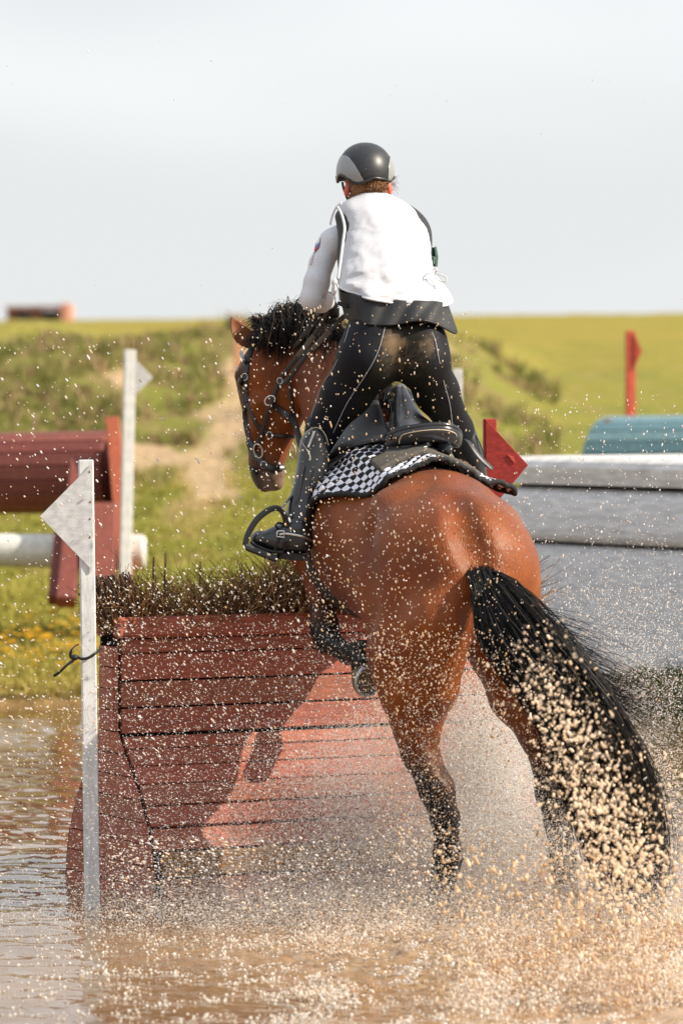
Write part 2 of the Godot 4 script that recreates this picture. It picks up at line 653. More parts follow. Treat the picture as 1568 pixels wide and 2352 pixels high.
func ground_color(x: float, d: float) -> Color:
	var grass := Color(0.285, 0.255, 0.055)
	var lush := Color(0.205, 0.21, 0.045)
	var field := Color(0.35, 0.275, 0.062)
	var dry := Color(0.40, 0.29, 0.115)
	var sand := Color(0.52, 0.36, 0.22)
	var xr := x / maxf(d, 1.0)
	var g1 := gn.get_noise_2d(x * 5.0, d * 5.0)
	var g2 := gn.get_noise_2d(x * 22.0 + 50.0, d * 14.0)
	var c := grass.lerp(lush, clampf(0.4 + g1 * 1.2 + g2 * 0.5, 0, 1))
	c = c.lerp(dry, clampf(g2 * 1.3 - 0.15 + g1 * 0.4, 0.0, 0.6))
	var far := smoothstep(50.0, 85.0, d)
	var fc := field.lerp(grass, clampf(0.35 + gn.get_noise_2d(x * 1.4, d * 2.2) * 0.9, 0, 1))
	fc = fc.lerp(dry, smoothstep(180.0, 205.0, d + x * 0.55) * (1.0 - smoothstep(-0.045, -0.012, xr)) * 0.95)
	fc = fc.lerp(dry, clampf(gn.get_noise_2d(x * 2.0 + 300.0, d * 0.7) * 1.6 - 0.2, 0.0, 0.5) * (1.0 - smoothstep(70.0, 120.0, d)))
	c = c.lerp(fc, far)
	# the mound: scrub and bare patches
	var on := smoothstep(42.0, 46.0, d) * (1.0 - smoothstep(56.0, 62.0, d)) * (1.0 - smoothstep(0.03, 0.055, xr))
	c = c.lerp(lush.lerp(Color(0.22, 0.17, 0.07), clampf(0.5 + g2 * 1.6, 0, 1)), on * 0.9)
	c = c.lerp(sand, on * smoothstep(0.14, 0.36, gn.get_noise_2d(x * 7.0 + 90.0, d * 3.0)) * 0.9)
	# sandy path
	var pc := lerpf(-0.0355, -0.0195, smoothstep(36.0, 60.0, d))
	var pw := lerpf(0.0065, 0.003, smoothstep(40.0, 60.0, d))
	var on_path := (1.0 - smoothstep(pw * 0.5, pw * 1.5, absf(xr - pc + gn.get_noise_2d(d * 6.0, x * 4.0) * 0.006))) * smoothstep(37.0, 42.0, d) * (1.0 - smoothstep(60.0, 68.0, d))
	c = c.lerp(sand, on_path * 0.8)
	c = c.lerp(Color(0.36, 0.285, 0.075), (1.0 - smoothstep(28.0, 33.0, d)) * 0.6)
	# trodden, drier edge of the pond and earth under water
	var e := shore(x)
	c = c.lerp(dry, (1.0 - smoothstep(0.1, 0.7, d - e + g1)) * 0.3)
	c = c.lerp(Color(0.26, 0.16, 0.07), 1.0 - smoothstep(0.0, 0.16, d - e))
	return c

func build_ground() -> void:
	gn.seed = 17
	gn.frequency = 0.06
	gn.fractal_octaves = 3
	var zs := PackedFloat32Array([-60.0, -30.0, -10.0, 0.0, 3.0, 5.0, 6.0, 7.0, 8.0, 9.0, 10.0, 14.0, 18.0, 21.0])
	var d := 21.5
	while d < 1500.0:
		zs.append(d)
		d *= 1.0 + (0.0055 if d < 64.0 else 0.014 if d < 300.0 else 0.08)
	var xs := PackedFloat32Array()
	for k in 141:
		var u := (k - 70) / 70.0
		xs.append(signf(u) * (absf(u) * 0.11 + pow(absf(u), 6.0) * 1.4))
	var mb := MB.new()
	for dd in zs:
		for u in xs:
			var x := u * maxf(absf(dd), 40.0)
			mb.tint = ground_color(x, dd)
			mb.vert(Vector3(x, ground_y(x, dd), -dd))
	var w := xs.size()
	for r in zs.size() - 1:
		for k in w - 1:
			var a := r * w + k
			mb.tri(a, a + w, a + 1); mb.tri(a + 1, a + w, a + w + 1)
	mb.smooth(0, 0, false, Vector3.UP)
	var gm := mat(Color.WHITE, 0.95, {"vertex_color_use_as_albedo": true, "metallic_specular": 0.15})
	textured(gm, "blotch", "blotch_n", Vector3(0.9, 0.9, 0.9), 0.8, true)
	structure("grass_field", mb, gm)
	# blades: near bank, and scrub on the mound
	var blade := MB.new()
	for k in 7:
		var a := TAU * k / 7.0 + rng.randf() * 0.5
		var lean := Vector3(cos(a), 0, sin(a))
		var hgt := rng.randf_range(0.6, 1.0)
		var s := lean.cross(Vector3.UP) * 0.06
		var b0 := lean * 0.08
		var v0 := blade.v.size(); var i0 := blade.i.size()
		var p1 := b0 + lean * 0.18 + Vector3.UP * hgt * 0.6
		var p2 := b0 + lean * 0.5 + Vector3.UP * hgt
		var q := [blade.vert(b0 - s), blade.vert(b0 + s), blade.vert(p1 - s * 0.7), blade.vert(p1 + s * 0.7), blade.vert(p2)]
		blade.tri(q[0], q[1], q[2]); blade.tri(q[1], q[3], q[2]); blade.tri(q[2], q[3], q[4])
		blade.smooth(v0, i0, false, lean + Vector3.UP)
	var bm := mat(Color.WHITE, 0.75, {"vertex_color_use_as_albedo": true, "backlight_enabled": true, "backlight": Color(0.35, 0.35, 0.2), "metallic_specular": 0.25})
	var tufts := []
	for k in 26000:
		var xr := rng.randf_range(-0.1, 0.1)
		var dd := 22.6 + pow(rng.randf(), 1.6) * 22.0
		var x := xr * dd
		if dd < shore(x) + 0.03: continue
		var c := ground_color(x, dd)
		if c.r > 0.45: continue
		var g := rng.randf()
		tufts.append([Vector3(x, ground_y(x, dd) - 0.01, -dd), rng.randf_range(0.05, 0.13), (c * 1.3).lerp(Color(0.30, 0.29, 0.06), g * 0.4)])
	scatter("grass_tufts", blade.mesh(), bm, tufts, "short meadow grass tufts on the bank behind the pond", "grass")
	# scrub
	var scrub := []
	for k in 5200:
		var xr := rng.randf_range(-0.1, 0.052)
		var dd := rng.randf_range(42.5, 59.0)
		var x := xr * dd
		var c := ground_color(x, dd)
		var g := gn.get_noise_2d(x * 8.0 + 40.0, dd * 5.0)
		if c.r > 0.36 or g < -0.12 and rng.randf() < 0.75: continue
		var dark := Color(0.14, 0.155, 0.04).lerp(Color(0.30, 0.28, 0.09), rng.randf())
		if rng.randf() < 0.35: dark = Color(0.38, 0.27, 0.15)
		scrub.append([Vector3(x, ground_y(x, dd) - 0.03, -dd), rng.randf_range(0.10, 0.30) * (0.75 + g), dark])
	scatter("scrub_plants", blade.mesh(), bm, scrub, "low green and brown scrub growing over the earth mound", "scrub")
	# tall reeds and grass at the right, under the grey table
	var reeds := []
	for k in 2600:
		var x := rng.randf_range(1.0, 2.6)
		var dd := shore(x) + rng.randf_range(0.15, 1.6)
		reeds.append([Vector3(x, ground_y(x, dd) - 0.02, -dd), rng.randf_range(0.12, 0.4) * smoothstep(0.8, 2.0, x), Color(0.05, 0.085, 0.02).lerp(Color(0.15, 0.18, 0.04), rng.randf())])
	scatter("bank_grass", blade.mesh(), bm, reeds, "dark longer grass on the bank below the big grey table jump", "grass")
	# the shaded green tuft under the white pole
	# yellow flowers
	var petal := MB.new()
	for k in 6:
		var a := TAU * k / 6.0
		var o := Vector3(cos(a), 0.15, sin(a))
		var s := Vector3(-sin(a), 0, cos(a)) * 0.42
		petal.poly([Vector3(0, 0, 0), o * 0.55 + s + Vector3.UP * 0.2, o + Vector3.UP * 0.25, o * 0.55 - s + Vector3.UP * 0.2], Vector3(0, -3, 0))
	var fm := mat(lin(0.86, 0.50, 0.02), 0.6, {"backlight_enabled": true, "backlight": Color(0.4, 0.3, 0.05)})
	var fl := []
	for k in 560:
		var xr := rng.randf_range(-0.088, -0.006) if k < 450 else rng.randf_range(0.03, 0.085)
		var dd := 26.0 + pow(rng.randf(), 1.3) * (3.0 if k < 450 else 16.0)
		var x := xr * dd
		if dd < shore(x) + 0.5: continue
		if gn.get_noise_2d(x * 12.0 + 200.0, dd * 12.0) < -0.08 and k < 450: continue
		fl.append([Vector3(x, ground_y(x, dd) + rng.randf_range(0.10, 0.26), -dd), rng.randf_range(0.02, 0.036), Color(1, 1, 1)])
	for k in 80:
		var dd := 25.9 + pow(rng.randf(), 0.8) * 3.4
		var x := rng.randf_range(-0.085, -0.058) * dd
		fl.append([Vector3(x, ground_y(x, dd) + rng.randf_range(0.10, 0.24), -dd), rng.randf_range(0.026, 0.042), Color(1, 1, 1)])
	scatter("yellow_wildflowers", petal.mesh(), fm, fl, "yellow wildflowers dotted through the grass at the pond's far edge", "flowers")

func scatter(called: String, m: Mesh, material: Material, items: Array, label: String, category: String, parent: Node = null, free := false) -> MultiMeshInstance3D:
	var mm := MultiMesh.new()
	mm.transform_format = MultiMesh.TRANSFORM_3D
	mm.use_colors = true
	mm.mesh = m
	mm.instance_count = items.size()
	var buf := PackedFloat32Array()
	buf.resize(items.size() * 16)
	var off := origin_of(parent) if parent else Vector3.ZERO
	for k in items.size():
		var it: Array = items[k]
		var b: Basis
		if it.size() > 3: b = it[3]
		else: b = Basis(Vector3.UP, rng.randf() * TAU).scaled(Vector3.ONE * it[1])
		if free: b = Basis(Vector3(rng.randf() - 0.5, rng.randf() - 0.5, rng.randf() - 0.5).normalized(), rng.randf() * TAU) * b
		var p: Vector3 = it[0] - off
		var c: Color = it[2]
		var j := k * 16
		buf[j] = b.x.x; buf[j + 1] = b.y.x; buf[j + 2] = b.z.x; buf[j + 3] = p.x
		buf[j + 4] = b.x.y; buf[j + 5] = b.y.y; buf[j + 6] = b.z.y; buf[j + 7] = p.y
		buf[j + 8] = b.x.z; buf[j + 9] = b.y.z; buf[j + 10] = b.z.z; buf[j + 11] = p.z
		buf[j + 12] = c.r; buf[j + 13] = c.g; buf[j + 14] = c.b; buf[j + 15] = 1.0
	mm.buffer = buf
	var o := MultiMeshInstance3D.new()
	o.multimesh = mm
	o.material_override = material
	put(o, called, parent if parent else self)
	if parent == null: tag(o, label, category)
	o.set_meta("kind", "stuff")
	return o

# ---------------------------------------------------------------- pond
var wn := FastNoiseLite.new()

func churn_at(x: float, d: float) -> float:
	var c := exp(-Vector2((x - 0.55) / 1.25, (d - 14.6) / 1.7).length_squared() * 1.2)
	return maxf(c, exp(-Vector2((x - 0.8) / 0.8, (d - 13.2) / 1.2).length_squared()))

func water_y(x: float, d: float) -> float:
	var calm := lerpf(1.0, 0.015, smoothstep(14.4, 16.2, d))
	var y := calm * (0.005 * wn.get_noise_2d(x * 1.6, d * 3.4) + 0.0022 * wn.get_noise_2d(x * 6.0 + 30.0, d * 12.0))
	# churned water round the horse's feet
	var p := Vector2((x - 0.62) / 1.1, (d - 14.5) / 1.5)
	var churn := exp(-p.length_squared())
	p = Vector2((x - 0.1) / 0.9, (d - 15.3) / 1.0)
	churn = maxf(churn, 0.5 * exp(-p.length_squared()))
	p = Vector2((x - 0.75) / 0.5, (d - 13.3) / 0.9)
	churn = maxf(churn, 1.1 * exp(-p.length_squared()))
	var rough := wn.get_noise_2d(x * 14.0 + 11.0, d * 9.0)
	var ridge := 1.0 - absf(wn.get_noise_2d(x * 7.0 + 70.0, d * 5.0)) * 2.0
	y += churn * (0.016 * rough + 0.018 * ridge * ridge * ridge + 0.014 * wn.get_noise_2d(x * 34.0, d * 26.0) + 0.010 * wn.get_noise_2d(x * 70.0 + 20.0, d * 60.0))
	y += 0.006 * (1.0 - smoothstep(-0.6, 0.2, -absf(x))) * wn.get_noise_2d(x * 7.0, d * 9.0)
	return y

func build_water() -> void:
	wn.seed = 4
	wn.frequency = 0.5
	wn.fractal_octaves = 3
	var xs := PackedFloat32Array()
	var x := -70.0
	while x < 70.0:
		xs.append(x)
		x += 0.018 if absf(x) < 1.6 else 0.018 + (absf(x) - 1.6) * 0.25
	var ds := PackedFloat32Array()
	var d := 4.0
	while d < 27.0:
		ds.append(d)
		d += 0.5 if d < 12.0 else 0.02 if d < 17.2 else 0.05
	var mb := MB.new()
	for dd in ds:
		for xx in xs:
			mb.tint = Color(0.15, 0.083, 0.03).lerp(Color(0.36, 0.235, 0.13), clampf(churn_at(xx, dd) * 1.15 + 0.12 + 0.25 * wn.get_noise_2d(xx * 3.0, dd * 2.0 + 9.0), 0, 1))
			mb.vert(Vector3(xx, water_y(xx, dd), -dd))
	var w := xs.size()
	for r in ds.size() - 1:
		for k in w - 1:
			var a := r * w + k
			mb.tri(a, a + w, a + 1); mb.tri(a + 1, a + w, a + w + 1)
	mb.smooth(0, 0, false, Vector3.UP)
	var m := mat(Color.WHITE, 0.03, {"metallic_specular": 0.71, "vertex_color_use_as_albedo": true})
	textured(m, "", "ripple_n", Vector3(1.6, 1.6, 1.6), 0.005, true)
	structure("pond_water", mb, m)

# ---------------------------------------------------------------- jumps far behind, all out of focus
var M := {}

func wood(c: Color, rough := 0.6, shift := 0.0, rep := Vector3(1.6, 3.0, 1.6)) -> StandardMaterial3D:
	var m := textured(mat(c, rough, {"metallic_specular": 0.4}), "wood", "wood_n", rep, 0.16)
	m.uv1_offset = Vector3(shift * 0.37, shift * 0.61, shift * 0.23)
	return m

func basis_along(x: Vector3, up := Vector3.UP) -> Basis:
	x = x.normalized()
	var y := (up - x * up.dot(x)).normalized()
	return Basis(x, y, x.cross(y))

# a beam between two points, w wide across and h high, as its own node turned along the beam
func beam(called: String, a: Vector3, b: Vector3, h: float, w: float, m: Material, parent: Node, bev := 0.004, up := Vector3.UP) -> MeshInstance3D:
	var mb := MB.new()
	mb.box(Vector3.ZERO, Basis.IDENTITY, Vector3(a.distance_to(b), h, w), bev)
	var o := MeshInstance3D.new()
	o.mesh = mb.mesh()
	o.material_override = m
	put(o, called, parent)
	o.basis = basis_along(b - a, up)
	o.position = (a + b) * 0.5 - origin_of(parent)
	return o

func flag_post(called: String, label: String, post_a: Vector3, post_b: Vector3, wide: float, tri: Array, col_post: Material, col_flag: Material, group := "") -> Node3D:
	var t := thing(called, label, "flag post", post_a, group)
	beam("post", post_a, post_b, wide, wide, col_post, t, 0.004, Vector3(0.2, 0, 1))
	var mb := MB.new()
	mb.prism(PackedVector3Array(tri), Vector3(0, 0, -0.014), 0.002)
	part("flag_board", mb, col_flag, t)
	return t

func barrel_slats(parent: Node, a: Vector3, b: Vector3, r: float, from: float, to: float, count: int, mats: Array, axis_up := Vector3.UP) -> void:
	var bs := basis_along(b - a, axis_up)
	for k in count:
		var an := lerpf(from, to, (k + 0.5) / count)
		var dir := bs.y * cos(an) + bs.z * sin(an)
		var wide := absf(to - from) / count * r
		var o := beam("slat", a + dir * r, b + dir * r, 0.03, wide * 0.97, mats[k % mats.size()], parent, 0.006, dir)

func build_far_jumps() -> void:
	var red := [wood(lin(0.25, 0.07, 0.052), 0.55, 0.0), wood(lin(0.27, 0.078, 0.055), 0.6, 1.7), wood(lin(0.225, 0.062, 0.048), 0.6, 3.1)]
	var red_side := wood(lin(0.42, 0.105, 0.05), 0.55, 2.2)
	M.red = red
	var white := wood(lin(0.74, 0.72, 0.66), 0.5, 0.4)
	var dark := mat(lin(0.02, 0.017, 0.015), 0.9)
	# the slatted red log over two trestles
	var d := 30.0
	var t := thing("log_jump", "big dark red slatted roll jump on red trestles at the left", "jump", at(60, 1345, d))
	var a := at(-420, 1094, 30.45); var b := at(262, 1083, 29.8)
	barrel_slats(t, a, b, 0.275, -PI, PI, 18, red)
	var core := MB.new()
	core.tube(PackedVector3Array([a, b]), PackedFloat32Array([0.255, 0.255]), 20)
	part("core", core, red[2], t)
	var endm := MB.new()
	endm.tube(PackedVector3Array([b + Vector3(0.0, 0, 0), b + Vector3(0.045, 0, 0.0)]), PackedFloat32Array([0.296, 0.296]), 24)
	part("end_board", endm, red_side, t)
	# trestle: leaning legs and a side board facing right
	beam("leg", at(152, 1385, 28.5), at(186, 1058, 29.3), 0.13, 0.12, red[0], t, 0.008, Vector3.RIGHT)
	beam("leg", at(128, 1380, 28.7), at(150, 1165, 29.2), 0.10, 0.12, red[2], t, 0.008, Vector3.RIGHT)
	beam("leg", at(236, 1375, 28.5), at(240, 1165, 28.9), 0.17, 0.14, red[1], t, 0.008, Vector3.RIGHT)
	beam("leg", at(294, 1375, 28.8), at(262, 1010, 29.5), 0.10, 0.6, red_side, t, 0.008, Vector3.RIGHT)
	beam("crosspiece", at(150, 1172, 29.5), at(268, 1168, 29.5), 0.07, 0.1, red[1], t)
	# white log in the grass beneath it
	t = thing("white_log", "round white log lying in the grass under the red roll", "log", at(120, 1300, 29.4))
	var mb := MB.new()
	mb.tube(PackedVector3Array([at(-450, 1258, 29.2), at(326, 1268, 29.1), at(336, 1268, 29.1)]), PackedFloat32Array([0.105, 0.125, 0.10]), 20)
	part("pole", mb, white, t)
	# white flag post at the red log's right end
	var grey := textured(mat(lin(0.74, 0.73, 0.70), 0.65), "cloth", "wood_n", Vector3(1.2, 4, 4), 0.06)
	flag_post("white_flag_post", "tall blurred white flag post between the red roll and the path", at(287, 1345, 28.2), at(299, 804, 28.2), 0.075, [at(304, 818, 28.17), at(351, 868, 28.17), at(304, 914, 28.17)], grey, grey)
	# another white post and a red one, mostly hidden behind rider and horse
	t = thing("white_post", "white post behind the rider's right leg", "post", at(1052, 1020, 27.0))
	beam("post", at(1050, 1120, 27.0), at(1050, 848, 27.0), 0.06, 0.06, grey, t, 0.004, Vector3.RIGHT)
	var redp := wood(lin(0.62, 0.10, 0.055), 0.55, 1.2)
	var pale := wood(lin(0.60, 0.30, 0.16), 0.6, 2.0)
	flag_post("red_flag_post", "blurred pale red flag post behind the horse's ear", at(548, 930, 52.0), at(545, 738, 52.0), 0.09, [at(549, 738, 51.9), at(570, 752, 51.9), at(549, 772, 51.9)], pale, redp)
	flag_post("red_flag_post", "red flag post standing behind the teal roll at the right", at(1447, 1075, 37.0), at(1446, 760, 37.0), 0.075, [at(1456, 764, 36.95), at(1473, 806, 36.95), at(1456, 846, 36.95)], redp, redp)
	# teal slatted roll
	var teal := [wood(lin(0.19, 0.33, 0.36), 0.4, 0.0), wood(lin(0.15, 0.28, 0.31), 0.45, 1.3), wood(lin(0.22, 0.36, 0.38), 0.4, 2.6)]
	t = thing("teal_roll", "teal blue slatted half barrel jump at the right edge", "jump", at(1500, 1060, 35.0))
	a = at(1395, 1085, 35.4); b = at(1750, 1083, 34.6)
	barrel_slats(t, a, b, 0.46, -PI * 0.62, PI * 0.62, 16, teal)
	mb = MB.new()
	mb.tube(PackedVector3Array([a - Vector3(0.02, 0, 0), b]), PackedFloat32Array([0.43, 0.43]), 24)
	part("core", mb, wood(lin(0.30, 0.15, 0.07), 0.7, 0.3), t)
	beam("end_board", at(1368, 1100, 35.4), at(1390, 985, 35.5), 0.05, 0.7, wood(lin(0.30, 0.16, 0.07), 0.7, 0.3), t, 0.006, Vector3.RIGHT)
	# grey table
	var greys := [wood(lin(0.80, 0.815, 0.84), 0.6, 0.0, Vector3(0.7, 2.2, 0.7)), wood(lin(0.74, 0.755, 0.78), 0.6, 1.9, Vector3(0.7, 2.2, 0.7)), wood(lin(0.74, 0.755, 0.78), 0.6, 3.7, Vector3(0.7, 2.2, 0.7))]
	t = thing("grey_table_jump", "broad grey plank table jump with white topped slab", "jump", at(1350, 1560, 24.3))
	# it stands turned, its right end nearer
	var tu := Vector3(0.588, 0, 0.809)
	var tb := Vector3(0.809, 0, -0.588)
	var t0 := at(1200, 1110, 24.9) - tu * 0.22
	var tp := func(s: float, y: float, deep: float) -> Vector3: return Vector3(t0.x, y, t0.z) + tu * s + tb * deep
	var rows_y := [[1.366, 1.046, 0], [1.030, 0.16, 2]]
	for q in rows_y:
		var f := MB.new()
		var half: float = (q[0] - q[1]) * 0.5
		var bulge := 0.05 if q[2] < 2 else 0.015
		f.loft([ring_of(tp.call(0.02, q[1] + half, 0.05), tb * (0.05 + bulge), Vector3.UP * half, 3.4, 28), ring_of(tp.call(3.4, q[1] + half - 0.012, 0.05), tb * (0.05 + bulge), Vector3.UP * half, 3.4, 28)])
		part("board", f, greys[q[2]], t)
	var slab := MB.new()
	var prof := [Vector2(-0.06, 1.385), Vector2(-0.06, 1.485), Vector2(-0.035, 1.520), Vector2(0.02, 1.540), Vector2(0.4, 1.545), Vector2(1.5, 1.545), Vector2(1.5, 1.385)]
	var ra := PackedVector3Array(); var rb := PackedVector3Array()
	for q in prof:
		ra.append(tp.call(0.0, q.y, q.x)); rb.append(tp.call(3.45, q.y, q.x))
	for k in prof.size():
		var k2 := (k + 1) % prof.size()
		slab.poly([ra[k], ra[k2], rb[k2], rb[k]], tp.call(1.7, 1.46, 0.7))
	slab.poly(Array(ra), tp.call(1.7, 1.46, 0.7)); slab.poly(Array(rb), tp.call(1.7, 1.46, 0.7))
	part("top_slab", slab, wood(lin(0.72, 0.70, 0.67), 0.5, 0.5, Vector3(0.7, 1.5, 0.7)), t)
	var inner := MB.new()
	inner.prism(PackedVector3Array([tp.call(0.05, 1.38, 0.12), tp.call(3.35, 1.38, 0.12), tp.call(3.35, 0.1, 0.12), tp.call(0.05, 0.1, 0.12)]), tb * 1.2, 0.0)
	part("frame", inner, dark, t)
	# the hut on the crest
	d = 196.0
	t = thing("hut", "small low wooden hut with dark openings on the far crest", "hut", at(90, 742, d))
	var hw := wood(lin(0.30, 0.12, 0.08), 0.8, 0.2, Vector3(0.5, 1, 0.5))
	var hp := mat(lin(0.56, 0.27, 0.19), 0.85)
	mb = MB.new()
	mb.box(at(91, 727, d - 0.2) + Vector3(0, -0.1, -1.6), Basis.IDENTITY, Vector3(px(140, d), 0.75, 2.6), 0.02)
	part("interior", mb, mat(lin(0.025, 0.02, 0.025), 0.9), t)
	for x in [27.0, 84.0, 142.0]:
		beam("pillar", at(x, 760, d), at(x, 709, d), px(20, d), 0.3, hw, t, 0.01, Vector3.RIGHT)
	beam("lintel", at(15, 711, d - 0.25), at(150, 707, d - 0.25), 0.13, 0.3, hw, t)
	beam("wall", at(156, 760, d - 1.3), at(156, 700, d - 1.3), 0.42, 2.9, hp, t, 0.02, Vector3.RIGHT)
	beam("roof", at(14, 704, d) + Vector3(0, 0, -1.5), at(150, 702, d) + Vector3(0, 0, -1.5), 0.10, 3.4, mat(lin(0.40, 0.39, 0.38), 0.7), t, 0.02)
	beam("rail", at(12, 741, d - 0.5), at(150, 741, d - 0.5), 0.3, 0.2, mat(lin(0.36, 0.27, 0.13), 0.8), t)

# ---------------------------------------------------------------- the brush fence in the water
var FO: Vector3
var FU: Vector3
var FW: Vector3
const FLEN := 1.72
const PROFILE := [[1.0, 0.0], [0.606, 0.0], [0.557, 0.045], [0.496, 0.105], [0.43, 0.165], [0.353, 0.225], [0.274, 0.272], [0.189, 0.312], [0.10, 0.335], [-0.1, 0.36]]

func fence_b(y: float) -> float:
	for k in PROFILE.size() - 1:
		if y >= PROFILE[k + 1][0]:
			return lerpf(PROFILE[k + 1][1], PROFILE[k][1], clampf((y - PROFILE[k + 1][0]) / (PROFILE[k][0] - PROFILE[k + 1][0]), 0, 1))
	return 0.36

# along the fence, height, towards the camera
func fp(a: float, y: float, b: float) -> Vector3:
	return Vector3(FO.x, 0, FO.z) + FU * a + Vector3.UP * y - FW * b

func build_fence() -> void:
	FO = at(262, 1468, 16.05)
	var th := deg_to_rad(27.0)
	FU = Vector3(cos(th), 0, -sin(th))
	FW = Vector3(-sin(th), 0, -cos(th))
	var t := thing("brush_fence", "dark red plank jump topped with brown brushwood standing in the pond", "jump", fp(FLEN * 0.5, 0, 0))
	var planks := []
	for k in 5:
		planks.append(wood(lin(0.40 + 0.03 * sin(k * 2.1), 0.122 + 0.012 * sin(k * 3.3), 0.073), 0.55, k * 1.37, Vector3(1.1, 5.0, 2.0)))
	for m in planks: m.roughness_texture = tex.blotch
	var dark := mat(lin(0.012, 0.009, 0.008), 0.8)
	# dark core behind the gaps
	var core := MB.new()
	var rings := []
	for a in [0.0, FLEN - 0.0]:
		var r := PackedVector3Array()
		for q in PROFILE: r.append(fp(a, minf(q[0], 0.985), q[1] - 0.028))
		for k in range(PROFILE.size() - 1, -1, -1): r.append(fp(a, minf(PROFILE[k][0], 0.985), -0.13 - PROFILE[k][1]))
		rings.append(r)
	for k in rings[0].size():
		var k2: int = (k + 1) % rings[0].size()
		core.poly([rings[0][k], rings[0][k2], rings[1][k2], rings[1][k]], fp(FLEN * 0.5, 0.45, -0.08))
	part("frame", core, dark, t)
	# end faces of the core, shingled with short boards; front boards
	var ys := [0.978, 0.920, 0.814, 0.710, 0.606, 0.557, 0.496, 0.430, 0.353, 0.274, 0.189]
	var gaps := [0.004, 0.004, 0.007, 0.007, 0.011, 0.004, 0.004, 0.004, 0.007, 0.009, 0.007]
	for k in ys.size() - 1:
		var y0: float = ys[k] - gaps[k] * 0.5; var y1: float = ys[k + 1] + gaps[k + 1] * 0.5
		var p0 := fp(0.035, y0, fence_b(y0)); var p1 := fp(0.035, y1, fence_b(y1))
		var up := (p0 - p1).normalized()
		var mid := (p0 + p1) * 0.5
		var out := FU.cross(up)
		if out.dot(FW) > 0: out = -out
		var jig := rng.randf_range(-0.002, 0.002)
		var c := mid - out * 0.013 + out * jig
		beam("plank", c, c + FU * (FLEN - 0.05 + rng.randf_range(-0.004, 0.004)), p0.distance_to(p1), 0.026, planks[k % 5], t, 0.003, up)
	# bottom board of bare timber, and the dark one in the water
	var bare := wood(lin(0.40, 0.21, 0.085), 0.5, 0.8, Vector3(1.5, 7, 2))
	beam("plank", fp(0.06, 0.135, fence_b(0.135) - 0.01), fp(FLEN, 0.135, fence_b(0.135) - 0.01), 0.095, 0.03, bare, t, 0.006)
	beam("plank", fp(0.06, 0.035, fence_b(0.035) - 0.02), fp(FLEN, 0.035, fence_b(0.035) - 0.02), 0.09, 0.03, planks[2], t, 0.004)
	# cap boards, front and back
	beam("cap_board", fp(0.0, 1.022, 0.008), fp(FLEN, 1.022, 0.008), 0.082, 0.055, planks[1], t, 0.012)
	beam("cap_board", fp(0.0, 1.012, -0.145), fp(FLEN, 1.012, -0.145), 0.06, 0.04, planks[3], t, 0.006)
	# end boards on both ends, from the front outline to the back one
	for e in 2:
		var a0 := -0.004 if e == 0 else FLEN + 0.004
		var y := 0.95
		var k := 0
		while y > -0.04:
			var y1 := y - 0.082
			var f0 := fence_b(y) - 0.006; var f1 := fence_b(y1) - 0.006
			var lay := PackedVector3Array([fp(a0, y - 0.002, f0), fp(a0, y - 0.002, -0.135 - fence_b(y) * 0.95), fp(a0, y1 + 0.002, -0.135 - fence_b(y1) * 0.95), fp(a0, y1 + 0.002, f1)])
			var mb := MB.new()
			mb.prism(lay, FU * (0.026 if e == 0 else -0.026), 0.002)
			part("end_board", mb, M.endw[k % 3] if M.has("endw") else planks[k % 5], t)
			y = y1
			k += 1
	# twigs
	var tints := [Color(0.13, 0.07, 0.035), Color(0.23, 0.125, 0.058), Color(0.38, 0.19, 0.075), Color(0.06, 0.037, 0.024), Color(0.52, 0.30, 0.13)]
	var tw := MB.new()
	var twig := func(mb: MB, root: Vector3, tip: Vector3, r: float, bend: float, c: Color) -> void:
		mb.tint = c
		var side := (tip - root).cross(Vector3(rng.randf() - 0.5, rng.randf() - 0.5, rng.randf() - 0.5)).normalized() * bend
		var v0 := mb.v.size(); var i0 := mb.i.size()
		var pts := [root, root.lerp(tip, 0.4) + side * 0.8, root.lerp(tip, 0.75) + side + Vector3(rng.randf() - 0.5, rng.randf() - 0.5, rng.randf() - 0.5) * bend * 0.4, tip]
		var ax := (tip - root).normalized()
		var s := ax.cross(Vector3.FORWARD).normalized(); var u := s.cross(ax)
		for k in 4:
			var rr := r * (1.0 - 0.55 * k / 3.0)
			for q in 3:
				var an := TAU * q / 3.0
				mb.vert(pts[k] + (s * cos(an) + u * sin(an)) * rr)
		for k in 3:
			for q in 3:
				var a := v0 + k * 3 + q; var b := v0 + k * 3 + (q + 1) % 3
				mb.tri(a, b, a + 3); mb.tri(b, b + 3, a + 3)
		mb.tri(v0 + 9, v0 + 10, v0 + 11)
		mb.smooth(v0, i0)
	for k in 4300:
		var a := rng.randf() * (FLEN + 0.02)
		if a < 0.62 and rng.randf() < 0.75 * (1.0 - absf(a - 0.34) / 0.34): continue
		var dense := smoothstep(0.25, 0.75, a)
		var hgt := (0.10 + 0.13 * rng.randf() + 0.055 * dense + 0.035 * sin(a * 9.0) * dense) * (0.6 if rng.randf() < 0.4 else 1.0) * (1.18 if rng.randf() < 0.06 else 1.0)
		var root := fp(a, 1.0, -0.01 - rng.randf() * 0.125)
		var lean := lerpf(-0.05, 0.02, clampf(a / 0.5, 0, 1)) + rng.randfn(0.0, 0.13) * smoothstep(-0.1, 0.3, a)
		var tip := root + FU * lean + Vector3.UP * hgt + FW * rng.randfn(-0.01, 0.06)
		var c: Color = tints[rng.randi() % 5]
		twig.call(tw, root, tip, rng.randf_range(0.0014, 0.0036), rng.randf_range(0.01, 0.05), c)
